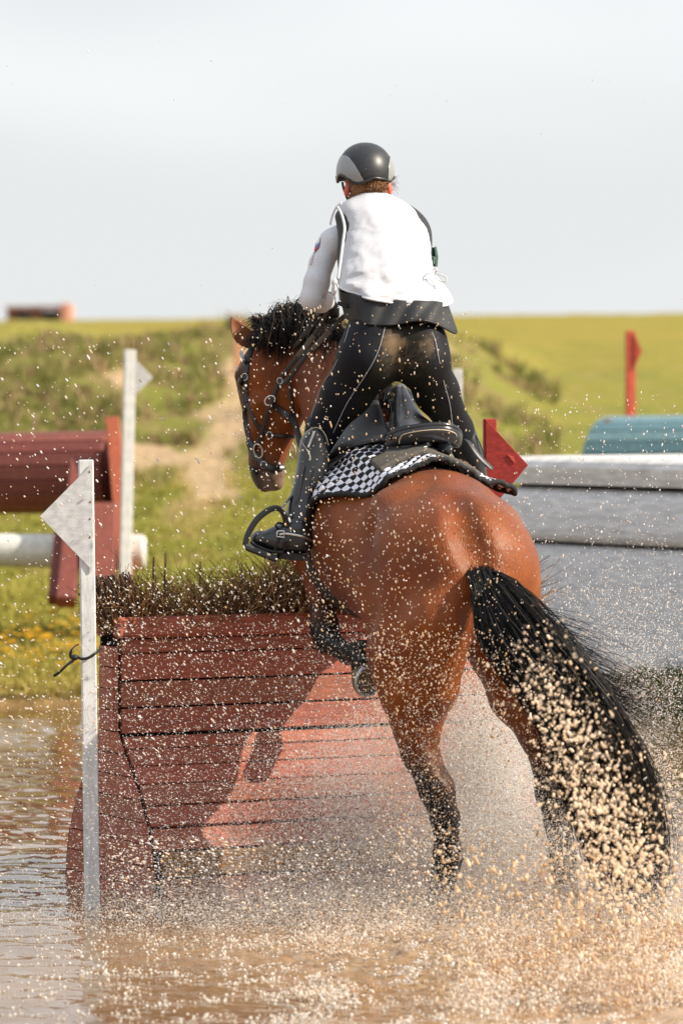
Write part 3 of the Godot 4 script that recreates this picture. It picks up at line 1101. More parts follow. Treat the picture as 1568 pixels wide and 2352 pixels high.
		if rng.randf() < 0.75:
			var m := root.lerp(tip, rng.randf_range(0.4, 0.8))
			twig.call(tw, m, m + (tip - root).normalized().rotated(FW, rng.randfn(0, 0.7)) * rng.randf_range(0.04, 0.11) + FW * rng.randfn(0, 0.03), 0.0012, 0.01, c)
	# criss-cross of loose twigs
	for k in 1300:
		var a := rng.randf() * FLEN
		var root := fp(a, 1.02 + rng.randf() * 0.16, 0.0 - rng.randf() * 0.13)
		var an := rng.randf() * TAU
		twig.call(tw, root, root + (FU * cos(an) + Vector3.UP * sin(an)) * rng.randf_range(0.05, 0.16), 0.0011, 0.02, tints[rng.randi() % 5])
	var tm := mat(Color.WHITE, 0.75, {"vertex_color_use_as_albedo": true, "metallic_specular": 0.4})
	var brush := part("brushwood", tw, tm, t)
	brush.set_meta("kind", "stuff")
	# the leaning bundle of cut sticks at the left end, each its own stick
	var sticks := [mat(lin(0.065, 0.036, 0.02), 0.6), mat(lin(0.12, 0.062, 0.03), 0.6), mat(lin(0.04, 0.025, 0.018), 0.55)]
	var cut := mat(lin(0.42, 0.26, 0.13), 0.8)
	for k in 130:
		var u := rng.randf()
		var root := fp(0.02 + u * 0.17, 0.985, -0.02 - rng.randf() * 0.11)
		var tip := root + FU * (-0.12 + rng.randfn(0, 0.010) + u * 0.03) + Vector3.UP * (0.215 + rng.randf_range(-0.05, 0.015) + u * 0.02) + FW * rng.randfn(0.0, 0.02)
		var r := rng.randf_range(0.0024, 0.0055)
		var mb := MB.new()
		mb.tube(curve([root, root.lerp(tip, 0.5) + FU * rng.randfn(0, 0.006), tip], 4), PackedFloat32Array([r, r, r * 0.95, r * 0.9, r * 0.85]), 5)
		part("stick", mb, sticks[k % 3], t)
	for q in [[0.22, 0.30, 0.005], [0.27, 0.315, 0.0038], [0.42, 0.28, 0.004], [0.60, 0.25, 0.004], [0.75, 0.30, 0.0036], [1.0, 0.27, 0.004], [1.05, 0.29, 0.003]]:
		var root := fp(q[0] - 0.05, 0.99, -0.06)
		var mb := MB.new()
		mb.tube(curve([root, root + FU * 0.02 + Vector3.UP * q[1] * 0.5, root + FU * 0.025 + Vector3.UP * q[1]], 6), PackedFloat32Array([q[2], q[2], q[2], q[2] * 0.9, q[2] * 0.8, q[2] * 0.8, q[2] * 0.6]), 5)
		part("stick", mb, sticks[1], t)

	# ---- front flag post
	var whitep := textured(mat(lin(0.72, 0.72, 0.715), 0.7), "cloth", "wood_n", Vector3(1.0, 4.0, 4.0), 0.08)
	var pd := 15.62
	t = thing("white_flag_post", "worn white post with big triangular flag board at the fence's left end", "flag post", at(213, 2120, pd))
	beam("post", at(213, 2135, pd), at(197.5, 1056, pd), 0.056, 0.045, whitep, t, 0.004, Vector3(1, 0, -0.12))
	var mb := MB.new()
	mb.prism(PackedVector3Array([at(213, 1064, pd - 0.03), at(92, 1186, pd - 0.03), at(214, 1312, pd - 0.03)]), Vector3(0, 0, -0.006), 0.0015)
	part("flag_board", mb, textured(mat(lin(0.74, 0.74, 0.735), 0.7), "cloth", "wood_n", Vector3(2, 3, 2), 0.08), t)
	var rust := mat(lin(0.30, 0.11, 0.03), 0.8)
	for q in [[206, 1084], [208, 1153], [207, 1192], [207, 1234]]:
		mb = MB.new()
		mb.ball(at(q[0], q[1], pd - 0.0305), Vector3(0.0035, 0.005, 0.0015), Basis.IDENTITY, 8, 5)
		part("nail", mb, rust, t)
	# black strap knotted round it
	t = thing("black_strap", "black strap knotted round the front white post", "strap", at(172, 1512, pd - 0.05))
	var strap := mat(lin(0.014, 0.016, 0.02), 0.5)
	mb = MB.new()
	mb.tube(curve([at(232, 1488, pd + 0.02), at(222, 1499, pd - 0.05), at(203, 1511, pd - 0.058), at(187, 1513, pd - 0.055), at(176, 1507, pd - 0.05)], 14), PackedFloat32Array([0.006]), 6, 0.5, Vector3(0, 1, 0.3))
	part("band", mb, strap, t)
	mb = MB.new()
	mb.ball(at(172, 1510, pd - 0.05), Vector3(0.014, 0.012, 0.012), Basis.IDENTITY, 10, 7)
	part("knot", mb, strap, t)
	mb = MB.new()
	mb.tube(curve([at(172, 1515, pd - 0.05), at(163, 1508, pd - 0.06), at(164, 1494, pd - 0.07), at(172, 1485, pd - 0.06), at(181, 1480, pd - 0.05)], 12), PackedFloat32Array([0.006]), 6, 0.45, Vector3(0.6, 0.5, 0.3))
	part("strap_end", mb, strap, t)
	mb = MB.new()
	mb.tube(curve([at(170, 1516, pd - 0.05), at(155, 1527, pd - 0.06), at(138, 1543, pd - 0.06), at(124, 1553, pd - 0.05)], 10), PackedFloat32Array([0.007, 0.008, 0.0075, 0.006]), 6, 0.4, Vector3(0.3, 1, 0.3))
	part("strap_end", mb, strap, t)
	# ---- the red flag at the other end
	var redf := textured(mat(lin(0.42, 0.035, 0.028), 0.6), "wood", "wood_n", Vector3(3, 3, 3), 0.10)
	pd = 16.85
	t = thing("red_flag_post", "chipped red triangular flag board on post beside the rider's right boot", "flag post", at(1120, 1960, pd))
	beam("post", at(1128, 2010, pd), at(1124, 962, pd), 0.052, 0.045, redf, t, 0.004, Vector3(1, 0, -0.1))
	mb = MB.new()
	mb.prism(PackedVector3Array([at(1115, 963, pd - 0.03), at(1212, 1068, pd - 0.03), at(1117, 1182, pd - 0.03)]), Vector3(0, 0, -0.006), 0.0015)
	part("flag_board", mb, redf, t)
	mb = MB.new()
	mb.prism(PackedVector3Array([at(1165, 1043, pd - 0.0315), at(1178, 1050, pd - 0.0315), at(1182, 1064, pd - 0.0315), at(1173, 1056, pd - 0.0315)]), Vector3(0, 0, 0.004), 0.001)
	part("splinter", mb, mat(lin(0.55, 0.10, 0.06), 0.8), t)

# ---------------------------------------------------------------- the horse
var horse: Node3D
var HB: Blob
var HALL: PackedInt32Array
var SIDE := Vector3(0.927, 0, -0.375)
var hn := FastNoiseLite.new()

func body_color(p: Vector3, n: Vector3) -> Color:
	var c := Color(0.20, 0.043, 0.0055)
	var g := hn.get_noise_3dv(p * 3.0)
	var f := hn.get_noise_3dv(p * 11.0 + Vector3(5, 5, 5))
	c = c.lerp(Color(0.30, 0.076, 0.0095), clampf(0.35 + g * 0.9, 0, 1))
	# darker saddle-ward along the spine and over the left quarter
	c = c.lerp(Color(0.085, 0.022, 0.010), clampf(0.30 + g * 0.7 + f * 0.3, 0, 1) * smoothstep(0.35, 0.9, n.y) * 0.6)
	var z := -p.z
	# black points: hind legs, foreleg
	if z < 15.72:
		var leg := 1.0 - smoothstep(0.42, 0.80, p.y + f * 0.1)
		c = c.lerp(Color(0.013, 0.0095, 0.008), leg)
	else:
		var fore := (1.0 - smoothstep(0.99, 1.24, p.y + f * 0.06)) * (1.0 - smoothstep(0.10, 0.13, p.x - maxf(0.0, 0.98 - p.y) * 0.6))
		if p.x < 0.02 or p.y < 1.02: c = c.lerp(Color(0.012, 0.009, 0.0075), fore)
	# head: dark round the nose and eye, pale soft muzzle
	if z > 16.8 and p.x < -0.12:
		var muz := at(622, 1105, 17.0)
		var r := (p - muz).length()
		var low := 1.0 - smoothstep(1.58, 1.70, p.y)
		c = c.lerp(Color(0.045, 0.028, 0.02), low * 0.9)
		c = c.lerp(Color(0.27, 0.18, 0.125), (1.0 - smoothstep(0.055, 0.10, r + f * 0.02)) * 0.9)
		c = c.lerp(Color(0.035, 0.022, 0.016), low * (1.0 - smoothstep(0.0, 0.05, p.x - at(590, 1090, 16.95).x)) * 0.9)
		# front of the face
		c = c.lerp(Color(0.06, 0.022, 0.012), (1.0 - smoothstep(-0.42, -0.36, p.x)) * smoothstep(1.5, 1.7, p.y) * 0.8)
	return c

func build_horse() -> void:
	hn.seed = 31
	hn.frequency = 1.0
	hn.fractal_octaves = 3
	horse = thing("horse", "wet bay horse with black tail and legs jumping out of the water", "horse", at(1040, 2095, 15.6))
	var b := Blob.new()
	HB = b
	var S := SIDE
	# trunk
	b.add(at(1052, 1312, 15.42), at(1002, 1272, 15.72), 0.295, 0.305, 0.05, S, 0.95, 0.97)
	b.add(at(1002, 1272, 15.72), at(908, 1222, 16.05), 0.305, 0.300, 0.05, S, 0.97, 1.03)
	b.add(at(908, 1222, 16.05), at(838, 1155, 16.4), 0.300, 0.285, 0.05, S, 1.03, 0.86)
	b.add(at(885, 1258, 16.05), at(925, 1340, 15.72), 0.26, 0.215, 0.08, S, 1.02, 0.9)
	# croup and hips
	b.add(at(930, 1215, 15.56), at(1040, 1345, 15.29), 0.150, 0.140, 0.05, S)
	b.add(at(1095, 1235, 15.6), at(1140, 1340, 15.36), 0.130, 0.120, 0.07, S)
	b.add(at(905, 1190, 15.55), at(935, 1240, 15.45), 0.085, 0.10, 0.09, S)
	b.add(at(1140, 1225, 15.62), at(1150, 1260, 15.5), 0.085, 0.09, 0.08, S)
	# left thigh, gaskin, hock, cannon
	b.add(at(968, 1290, 15.42), at(950, 1490, 15.36), 0.195, 0.168, 0.07, S)
	b.add(at(950, 1490, 15.36), at(957, 1585, 15.34), 0.165, 0.135, 0.05, S)
	b.add(at(1010, 1430, 15.2), at(1000, 1570, 15.26), 0.125, 0.085, 0.07, S)
	b.add(at(876, 1330, 15.62), at(902, 1560, 15.5), 0.085, 0.075, 0.08, S)
	b.add(at(957, 1585, 15.34), at(957, 1668, 15.36), 0.132, 0.084, 0.05, S)
	b.add(at(957, 1668, 15.36), at(964, 1728, 15.36), 0.084, 0.066, 0.04, S)
	b.add(at(964, 1728, 15.36), at(1002, 1812, 15.34), 0.064, 0.062, 0.035, S)
	b.add(at(980, 1760, 15.28), at(1014, 1812, 15.28), 0.022, 0.030, 0.04, S)
	b.add(at(1002, 1812, 15.34), at(1022, 1880, 15.4), 0.064, 0.052, 0.03, S)
	b.add(at(1022, 1880, 15.4), at(1028, 1968, 15.45), 0.048, 0.046, 0.03, S)
	b.add(at(1028, 1968, 15.45), at(1022, 2000, 15.5), 0.056, 0.05, 0.03, S)
	b.add(at(1022, 2000, 15.5), at(1008, 2062, 15.6), 0.044, 0.052, 0.03, S)
	# right thigh to fetlock
	b.add(at(1128, 1320, 15.45), at(1165, 1485, 15.48), 0.17, 0.142, 0.06, S)
	b.add(at(1120, 1430, 15.28), at(1172, 1575, 15.38), 0.11, 0.075, 0.05, S)
	b.add(at(1165, 1485, 15.48), at(1190, 1595, 15.52), 0.138, 0.105, 0.05, S)
	b.add(at(1190, 1595, 15.52), at(1238, 1690, 15.58), 0.102, 0.070, 0.05, S)
	b.add(at(1238, 1690, 15.58), at(1258, 1745, 15.6), 0.068, 0.060, 0.04, S)
	b.add(at(1258, 1745, 15.6), at(1268, 1821, 15.6), 0.060, 0.062, 0.035, S)
	b.add(at(1268, 1821, 15.6), at(1280, 1890, 15.65), 0.060, 0.048, 0.03, S)
	b.add(at(1280, 1890, 15.65), at(1290, 1975, 15.7), 0.046, 0.046, 0.03, S)
	b.add(at(1290, 1975, 15.7), at(1294, 2005, 15.72), 0.054, 0.05, 0.03, S)
	b.add(at(1294, 2005, 15.72), at(1300, 2066, 15.8), 0.044, 0.052, 0.03, S)
	# dock
	b.add(at(1098, 1308, 15.3), at(1124, 1338, 15.2), 0.055, 0.042, 0.05, S)
	# shoulder and neck
	b.add(at(800, 1170, 16.4), at(780, 1230, 16.42), 0.19, 0.15, 0.07, S)
	b.add(at(838, 1050, 16.45), at(775, 905, 16.72), 0.235, 0.195, 0.05, S, 0.66, 0.60)
	b.add(at(775, 905, 16.72), at(700, 812, 16.92), 0.195, 0.15, 0.05, Vector3(0.7, 0, -0.7), 0.58, 0.56)
	b.add(at(700, 812, 16.92), at(642, 785, 17.0), 0.145, 0.095, 0.04, Vector3(0.5, 0, -0.85), 0.58, 0.8)
	# head, turned left
	var Z := Vector3(0.35, 0, -0.93)
	b.add(at(634, 790, 17.0), at(618, 868, 17.0), 0.092, 0.128, 0.04, Z, 0.85, 0.66)
	b.add(at(618, 868, 17.0), at(628, 935, 17.0), 0.125, 0.118, 0.04, Z, 0.66, 0.62)
	b.add(at(650, 915, 16.95), at(655, 955, 16.95), 0.075, 0.065, 0.04, Z, 0.7, 0.7)
	b.add(at(628, 935, 17.0), at(619, 1003, 17.0), 0.116, 0.088, 0.04, Z, 0.62, 0.72)
	b.add(at(619, 1003, 17.0), at(613, 1062, 17.0), 0.086, 0.070, 0.03, Z, 0.72, 0.85)
	b.add(at(613, 1062, 17.0), at(612, 1092, 17.0), 0.068, 0.060, 0.03, Z, 0.85, 0.9)
	b.add(at(628, 1095, 16.97), at(632, 1108, 16.97), 0.045, 0.036, 0.025, Z)
	b.add(at(603, 1115, 16.98), at(606, 1120, 16.98), 0.022, 0.018, 0.02, Z)
	# brow and cheek ridge
	b.add(at(556, 862, 16.97), at(562, 886, 16.96), 0.030, 0.026, 0.03, Z)
	b.add(at(585, 930, 16.93), at(592, 985, 16.945), 0.022, 0.016, 0.05, Z)
	# forelegs, folded
	b.add(at(762, 1190, 16.36), at(712, 1262, 16.30), 0.13, 0.085, 0.06, S)
	b.add(at(712, 1262, 16.30), at(736, 1365, 16.22), 0.080, 0.050, 0.04, S)
	b.add(at(736, 1365, 16.22), at(744, 1440, 16.15), 0.048, 0.052, 0.03, S)
	b.add(at(744, 1440, 16.15), at(752, 1472, 16.12), 0.054, 0.050, 0.03, S)
	b.add(at(752, 1472, 16.12), at(800, 1502, 15.96), 0.044, 0.038, 0.03, S)
	b.add(at(800, 1502, 15.96), at(822, 1500, 15.86), 0.040, 0.044, 0.025, S)
	b.add(at(822, 1500, 15.86), at(832, 1528, 15.82), 0.040, 0.044, 0.025, S)
	b.add(at(835, 1480, 15.84), at(845, 1478, 15.82), 0.018, 0.015, 0.02, S)
	b.add(at(870, 1215, 16.5), at(905, 1290, 16.45), 0.13, 0.085, 0.06, S)
	b.add(at(905, 1290, 16.45), at(915, 1420, 16.3), 0.075, 0.055, 0.04, S)
	b.add(at(915, 1420, 16.3), at(960, 1470, 16.15), 0.045, 0.04, 0.03, S)
	b.add(at(960, 1470, 16.15), at(985, 1500, 16.0), 0.045, 0.045, 0.03, S)
	# hollows: between the quarters, flank, behind the cheek, nostril, under the jaw
	HALL = b.all()
	var groove := []
	for q in [[1040, 1135], [1062, 1195], [1080, 1250], [1094, 1290]]:
		var o := at(q[0], q[1], 14.6)
		groove.append(b.hit(o, (at(q[0], q[1], 17.0) - o).normalized(), 0.006, HALL))
	for k in 3: b.add(groove[k], groove[k + 1], 0.022, 0.022, 0.085, S, 1.0, 1.0, -1)
	b.add(at(1104, 1420, 15.08), at(1104, 1580, 15.1), 0.03, 0.05, 0.08, S, 1.0, 1.0, -1)
	b.add(at(812, 1230, 15.52), at(822, 1400, 15.40), 0.07, 0.06, 0.12, S, 1.0, 1.0, -1)
	b.add(at(672, 890, 16.84), at(690, 985, 16.82), 0.016, 0.016, 0.05, S, 1.0, 1.0, -1)
	b.add(at(583, 1080, 16.93), at(588, 1090, 16.92), 0.010, 0.007, 0.015, S, 1.0, 1.0, -1)
	HALL = b.all()
	var mb := MB.new()
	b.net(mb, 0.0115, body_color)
	var coat := mat(Color.WHITE, 0.42, {"vertex_color_use_as_albedo": true, "metallic_specular": 0.34, "rim_enabled": true, "rim": 0.12, "rim_tint": 0.5})
	textured(coat, "hair", "hair_n", Vector3(2.6, 2.6, 2.6), 0.5)
	coat.roughness_texture = tex.blotch
	coat.roughness = 0.55
	coat.clearcoat_enabled = true
	coat.clearcoat = 0.10
	coat.clearcoat_roughness = 0.42
	part("body", mb, coat, horse)
	# ears
	var earm := mat(lin(0.21, 0.065, 0.022), 0.6)
	var ear_in := mat(lin(0.40, 0.16, 0.075), 0.7)
	for e in 2:
		var off := Vector3(0.0, 0.0, 0.0) if e == 0 else Vector3(0.085, 0.01, -0.13)
		var base := at(588, 790, 16.98) + off
		var tip := at(531, 729, 16.95) + off
		var rings := []
		var ax := (tip - base).normalized()
		var side := Vector3(0.62, -0.35, 0.7); side = (side - ax * side.dot(ax)).normalized()
		var up := ax.cross(side)
		var wid := [0.036, 0.046, 0.047, 0.040, 0.027, 0.004]
		for k in 6:
			var t := k / 5.0
			var o := base.lerp(tip, t) + up * -0.02 * sin(t * PI)
			var r := PackedVector3Array()
			for q in 14:
				var an := TAU * q / 14.0
				var x := cos(an); var y := sin(an)
				# a cup: the side facing the viewer is pressed in
				var dent := 0.55 if y > 0.0 else -0.55
				r.append(o + up * x * wid[k] * 0.85 + side * (y * 0.012 + (absf(x) * absf(x) - 0.6) * -wid[k] * 0.55 * -1.0))
			rings.append(r)
		var em := MB.new()
		em.loft(rings)
		part("ear", em, earm, horse)
	# eye
	mb = MB.new()
	mb.ball(at(553, 876, 16.925), Vector3(0.012, 0.019, 0.019), Basis.IDENTITY, 12, 8)
	part("eye", mb, mat(lin(0.012, 0.008, 0.006), 0.08), horse)
	mb = MB.new()
	mb.ball(on_face(588, 1082), Vector3(0.011, 0.017, 0.006), Basis(Vector3.BACK, 0.5), 12, 8)
	part("nostril", mb, mat(lin(0.008, 0.006, 0.005), 0.7), horse)
	# hooves: three in the water, the left fore shows its shod sole
	var horn := mat(lin(0.06, 0.045, 0.035), 0.5)
	for q in [[1008, 2062, 15.6, 998, 2110, 15.66], [1300, 2066, 15.8, 1304, 2115, 15.86]]:
		mb = MB.new()
		var a := at(q[0], q[1], q[2]); var c := at(q[3], q[4], q[5])
		mb.loft([ring_of(a, Vector3(0.05, 0, 0), Vector3(0, 0, 0.05), 2.0, 16), ring_of(c, Vector3(0.066, 0, 0), Vector3(0, 0, 0.072), 2.0, 16)])
		part("hoof", mb, horn, horse)
	var sole_n := (at(845, 1560, 15.6) - at(838, 1545, 15.85)); sole_n = Vector3(0.35, -0.18, 0.9).normalized()
	var hu := Vector3(0.30, 0.95, 0).normalized(); hu = (hu - sole_n * hu.dot(sole_n)).normalized()
	var hs := hu.cross(sole_n)
	var hc := at(846, 1562, 15.78)
	mb = MB.new()
	mb.loft([ring_of(hc - sole_n * 0.085 + hu * 0.02, hs * 0.045, hu * 0.047, 2.0, 18), ring_of(hc - sole_n * 0.03, hs * 0.056, hu * 0.062, 2.0, 18), ring_of(hc, hs * 0.06, hu * 0.068, 2.0, 18), ring_of(hc - sole_n * 0.006, hs * 0.03, hu * 0.035, 2.0, 18)])
	var hoof := part("hoof", mb, textured(mat(lin(0.20, 0.135, 0.075), 0.8), "blotch", "blotch_n", Vector3(14, 14, 14), 1.0), horse)
	mb = MB.new()
	var arc := PackedVector3Array()
	for k in 17:
		var an := lerpf(0.25 * PI, 1.75 * PI, k / 16.0)
		arc.append(hc + sole_n * 0.004 + hu * cos(an) * 0.060 + hs * sin(an) * 0.053)
	mb.tube(arc, PackedFloat32Array([0.009]), 6, 0.7, Vector3.ZERO)
	part("horseshoe", mb, mat(lin(0.45, 0.47, 0.5), 0.35, {"metallic": 0.7}), hoof)
	build_hair()

# strands: thin tapering blades along a path
func strand(mb: MB, pts: PackedVector3Array, r: float, c: Color) -> void:
	mb.tint = c
	var v0 := mb.v.size()
	var m := pts.size()
	var prev := Vector3.ZERO
	for k in m:
		var t := (pts[mini(k + 1, m - 1)] - pts[maxi(k - 1, 0)]).normalized()
		var s := t.cross(Vector3(0, 0.2, 1.0)).normalized()
		var u := s.cross(t)
		var rr := r * (1.0 - 0.8 * pow(float(k) / (m - 1), 2.0))
		for q in 3:
			var an := TAU * q / 3.0 + 0.5
			var nn := s * cos(an) + u * sin(an)
			mb.vert(pts[k] + nn * rr, nn)
	for k in m - 1:
		for q in 3:
			var a := v0 + k * 3 + q; var b := v0 + k * 3 + (q + 1) % 3
			mb.tri(a, b, a + 3); mb.tri(b, b + 3, a + 3)

func on_face(x: float, y: float) -> Vector3:
	var o := at(x, y, 16.2)
	return HB.hit(o, (at(x, y, 17.5) - o).normalized(), 0.001, HALL, 1.2)

func build_hair() -> void:
	var hair := mat(Color.WHITE, 0.5, {"vertex_color_use_as_albedo": true, "metallic_specular": 0.3})
	# tail
	var hi := curve([at(1112, 1316, 15.2), at(1165, 1345, 15.05), at(1228, 1418, 14.95), at(1300, 1505, 14.92), at(1372, 1600, 14.95), at(1432, 1700, 15.0), at(1474, 1800, 15.05), at(1498, 1900, 15.1), at(1506, 2000, 15.15), at(1494, 2090, 15.2)], 36)
	var low := curve([at(1090, 1330, 15.2), at(1100, 1400, 15.05), at(1114, 1470, 15.0), at(1160, 1532, 15.0), at(1208, 1588, 15.02), at(1252, 1662, 15.05), at(1288, 1742, 15.1), at(1316, 1822, 15.15), at(1345, 1905, 15.2), at(1372, 1995, 15.25), at(1396, 2085, 15.3)], 36)
	var mb := MB.new()
	for k in 3900:
		var u := clampf(rng.randfn(0.48, 0.31), -0.16, 1.08)
		var w := rng.randfn(0.0, 0.5)
		var full := sqrt(rng.randf())
		var end := int(lerpf(14, 36, full)) if rng.randf() < 0.8 else 36
		var start := 0 if rng.randf() < 0.45 else int(rng.randf() * end * 0.5)
		if end - start < 6: continue
		var pts := PackedVector3Array()
		var ph := rng.randf() * TAU
		var amp := rng.randf_range(0.005, 0.035)
		var drift := rng.randfn(0.0, 0.10)
		var step := 2 if end - start > 14 else 1
		var clump := floorf(u * 11.0) / 11.0 + 0.05 + 0.03 * sin(floorf(u * 11.0) * 5.3)
		var j := start
		while j <= end:
			var t := j / 36.0
			var uu := lerpf(u, clump, smoothstep(0.3, 0.95, t) * 0.8) + drift * t * t * 0.6
			var p := hi[j].lerp(low[j], uu)
			p += Vector3(0, 0, 1) * (w * 0.12 * sin(minf(t * 2.2, 1.0) * PI * 0.5) + 0.05 * sin(t * PI))
			p += Vector3(sin(ph + t * 9.0), cos(ph * 1.7 + t * 8.0), sin(ph + t * 6.0)) * amp * (0.45 + t)
			pts.append(p)
			j += step
		var g := rng.randf()
		strand(mb, pts, rng.randf_range(0.0012, 0.0026), Color(0.010, 0.0095, 0.011).lerp(Color(0.03, 0.024, 0.02), g * g))
	# wisps thrown out to the right
	for k in 260:
		var j := rng.randi_range(6, 15)
		var p0 := hi[j].lerp(low[j], rng.randf() * 0.3)
		var go := Vector3(0.30 + rng.randf() * 0.16, -0.10 - rng.randf() * 0.2, rng.randfn(0, 0.05)) * rng.randf_range(0.4, 1.0)
		strand(mb, curve([p0, p0 + go * 0.35 + Vector3(0, 0.01, 0), p0 + go * 0.7 + Vector3(0, 0.012 + rng.randfn(0, 0.008), 0), p0 + go + Vector3(0, rng.randfn(0, 0.02), 0)], 9), 0.0012, Color(0.012, 0.011, 0.012))
	for k in 420:
		var j := rng.randi_range(12, 35)
		var p0 := hi[j].lerp(low[j], rng.randf() * 0.35)
		var t0 := (hi[mini(j + 1, 36)] - hi[j - 1]).normalized()
		var go := (t0.rotated(Vector3.BACK, rng.randf_range(0.0, 0.65)) + Vector3(0, 0, rng.randfn(0, 0.2))) * rng.randf_range(0.10, 0.26)
		strand(mb, curve([p0 - t0 * 0.08, p0, p0 + go * 0.5 + Vector3(rng.randfn(0, 0.01), rng.randfn(0, 0.01), 0), p0 + go], 8), 0.0013, Color(0.014, 0.012, 0.012))
	# roots fading into the dock
	for k in 900:
		var a := rng.randf()
		var p0 := at(lerpf(1080, 1135, a) + rng.randfn(0, 5), lerpf(1316, 1326, absf(a - 0.5) * 2.0) + rng.randfn(0, 8), 15.16)
		p0 = HB.hit(p0 + Vector3(0.02, 0.1, 0.5), Vector3(-0.02, -0.1, -0.5).normalized(), 0.0, HALL)
		var p1 := at(lerpf(1092, 1170, a), 1390 + rng.randf() * 40, 15.02)
		strand(mb, curve([p0, p0.lerp(p1, 0.4) + Vector3(0, 0.015, 0.03), p1], 6), 0.0018, Color(0.014, 0.012, 0.012))
	var tail := part("tail", mb, hair, horse)
	tail.set_meta("kind", "stuff")
	# mane: thrown up off the crest and falling to this side
	var crest := curve([at(588, 778, 17.0), at(625, 738, 17.0), at(668, 718, 16.97), at(715, 730, 16.9), at(765, 775, 16.78), at(815, 850, 16.6), at(850, 900, 16.45)], 40)
	mb = MB.new()
	for k in 5200:
		var t := pow(rng.randf(), 0.85) * 0.98
		var j := t * 40.0
		var p0 := crest[int(j)].lerp(crest[mini(int(j) + 1, 40)], j - int(j))
		p0 += Vector3(rng.randfn(0, 0.014), rng.randfn(-0.005, 0.014), rng.randfn(0, 0.022))
		var toward := 1.0 if rng.randf() < 0.75 else -0.6
		var lock := floorf(t * 22.0)
		var len := rng.randf_range(0.09, 0.23) * smoothstep(-0.1, 0.35, t)
		var bx := lerpf(0.03, 0.07, t) * (0.6 + 0.6 * sin(lock * 2.4)) + rng.randfn(0.0, 0.03)
		var lift := rng.randf_range(0.0, 0.035) * (0.7 + 0.5 * sin(lock * 4.1)) * (1.0 - t * 0.4)
		var curl := rng.randf_range(0.008, 0.03); var ph := rng.randf() * TAU
		var q := [p0, p0 + Vector3(bx * 0.4, lift, 0.04 * toward), p0 + Vector3(bx * 0.8, lift * 0.75 - len * 0.22, 0.10 * toward), p0 + Vector3(bx * 1.05, lift * 0.3 - len * 0.65, 0.125 * toward), p0 + Vector3(bx * 1.3, -len, 0.11 * toward)]
		var c := curve(q, 12)
		for m in c.size():
			var w := m / 12.0
			c[m] += Vector3(sin(ph + w * 9.0), cos(ph + w * 8.0), sin(ph * 2.0 + w * 7.0)) * curl * w
		var g := rng.randf()
		strand(mb, c, rng.randf_range(0.0009, 0.0020), Color(0.010, 0.009, 0.010).lerp(Color(0.06, 0.036, 0.022), g * g * g))
	# forelock and flyaway hair
	for k in 260:
		var p0 := at(588 + rng.randf() * 30, 765 - rng.randf() * 14, 17.0)
		var e := Vector3(rng.randf_range(-0.07, 0.02), rng.randf_range(-0.01, 0.06), rng.randfn(0, 0.03))
		strand(mb, curve([p0, p0 + e * 0.5 + Vector3(0, 0.025, 0), p0 + e], 5), 0.0012, Color(0.02, 0.015, 0.012))
	for k in 130:
		var j := rng.randi_range(3, 36)
		var p0 := crest[j]
		var e := Vector3(rng.randf_range(-0.05, 0.08), rng.randf_range(0.03, 0.085), rng.randfn(0, 0.04))
		strand(mb, curve([p0, p0 + e * 0.55 + Vector3(rng.randfn(0, 0.01), 0.015, 0), p0 + e + Vector3(rng.randfn(0, 0.02), -0.01, 0)], 5), 0.0008, Color(0.015, 0.012, 0.010))
	var mane := part("mane", mb, hair, horse)
	mane.set_meta("kind", "stuff")

# ---------------------------------------------------------------- saddle pad, saddle, bridle
var leather: StandardMaterial3D
var leather_smooth: StandardMaterial3D
var steel: StandardMaterial3D

# a point on the horse, s along the back (0 behind the saddle, 1 at the withers), angle from the spine (right positive)
func on_back(s: float, deg: float, gap: float) -> Vector3:
	var c0 := at(985, 1262, 15.78); var c1 := at(850, 1150, 16.40)
	var ax := (c1 - c0).normalized()
	var up := (Vector3.UP - ax * ax.y).normalized()
	var rt := ax.cross(up)
	var c := c0.lerp(c1, s)
	var a := deg_to_rad(deg)
	var dir := up * cos(a) + rt * sin(a)
	return HB.hit(c + dir * 0.75, -dir, gap, TRUNK)

var TRUNK: PackedInt32Array

func flat_strap(pts: Array, wide: float, thick: float, m: Material, parent: Node, called: String, out: Vector3, n := 0) -> MeshInstance3D:
	var mb := MB.new()
	var c := curve(pts, n if n else (pts.size() - 1) * 5)
	strap_into(mb, c, wide, thick, out)
	return part(called, mb, m, parent)

# a band whose flat side faces out
func strap_into(mb: MB, c: PackedVector3Array, wide: float, thick: float, out: Vector3) -> void:
	var rings := []
	for k in c.size():
		var t := (c[mini(k + 1, c.size() - 1)] - c[maxi(k - 1, 0)]).normalized()
		var o := (out - t * out.dot(t)).normalized()
		var s := t.cross(o)
		rings.append(ring_of(c[k], s * wide * 0.5, o * thick * 0.5, 4.0, 8))
	mb.loft(rings)

func ring_tube(c: Vector3, ax: Vector3, ay: Vector3, r: float, n := 20) -> MB:
	var mb := MB.new()
	var pts := PackedVector3Array()
	for k in n + 1:
		var a := TAU * k / n
		pts.append(c + ax * cos(a) + ay * sin(a))
	mb.tube(pts, PackedFloat32Array([r]), 6)
	return mb

func on_head(x: float, y: float, gap := 0.004) -> Vector3:
	var o := at(x, y, 16.2)
	return HB.hit(o, (at(x, y, 17.5) - o).normalized(), gap, HALL, 1.2)

func head_line(pts: Array, gap := 0.004) -> Array:
	var out := []
	for q in pts: out.append(on_head(q[0], q[1], gap))
	return out

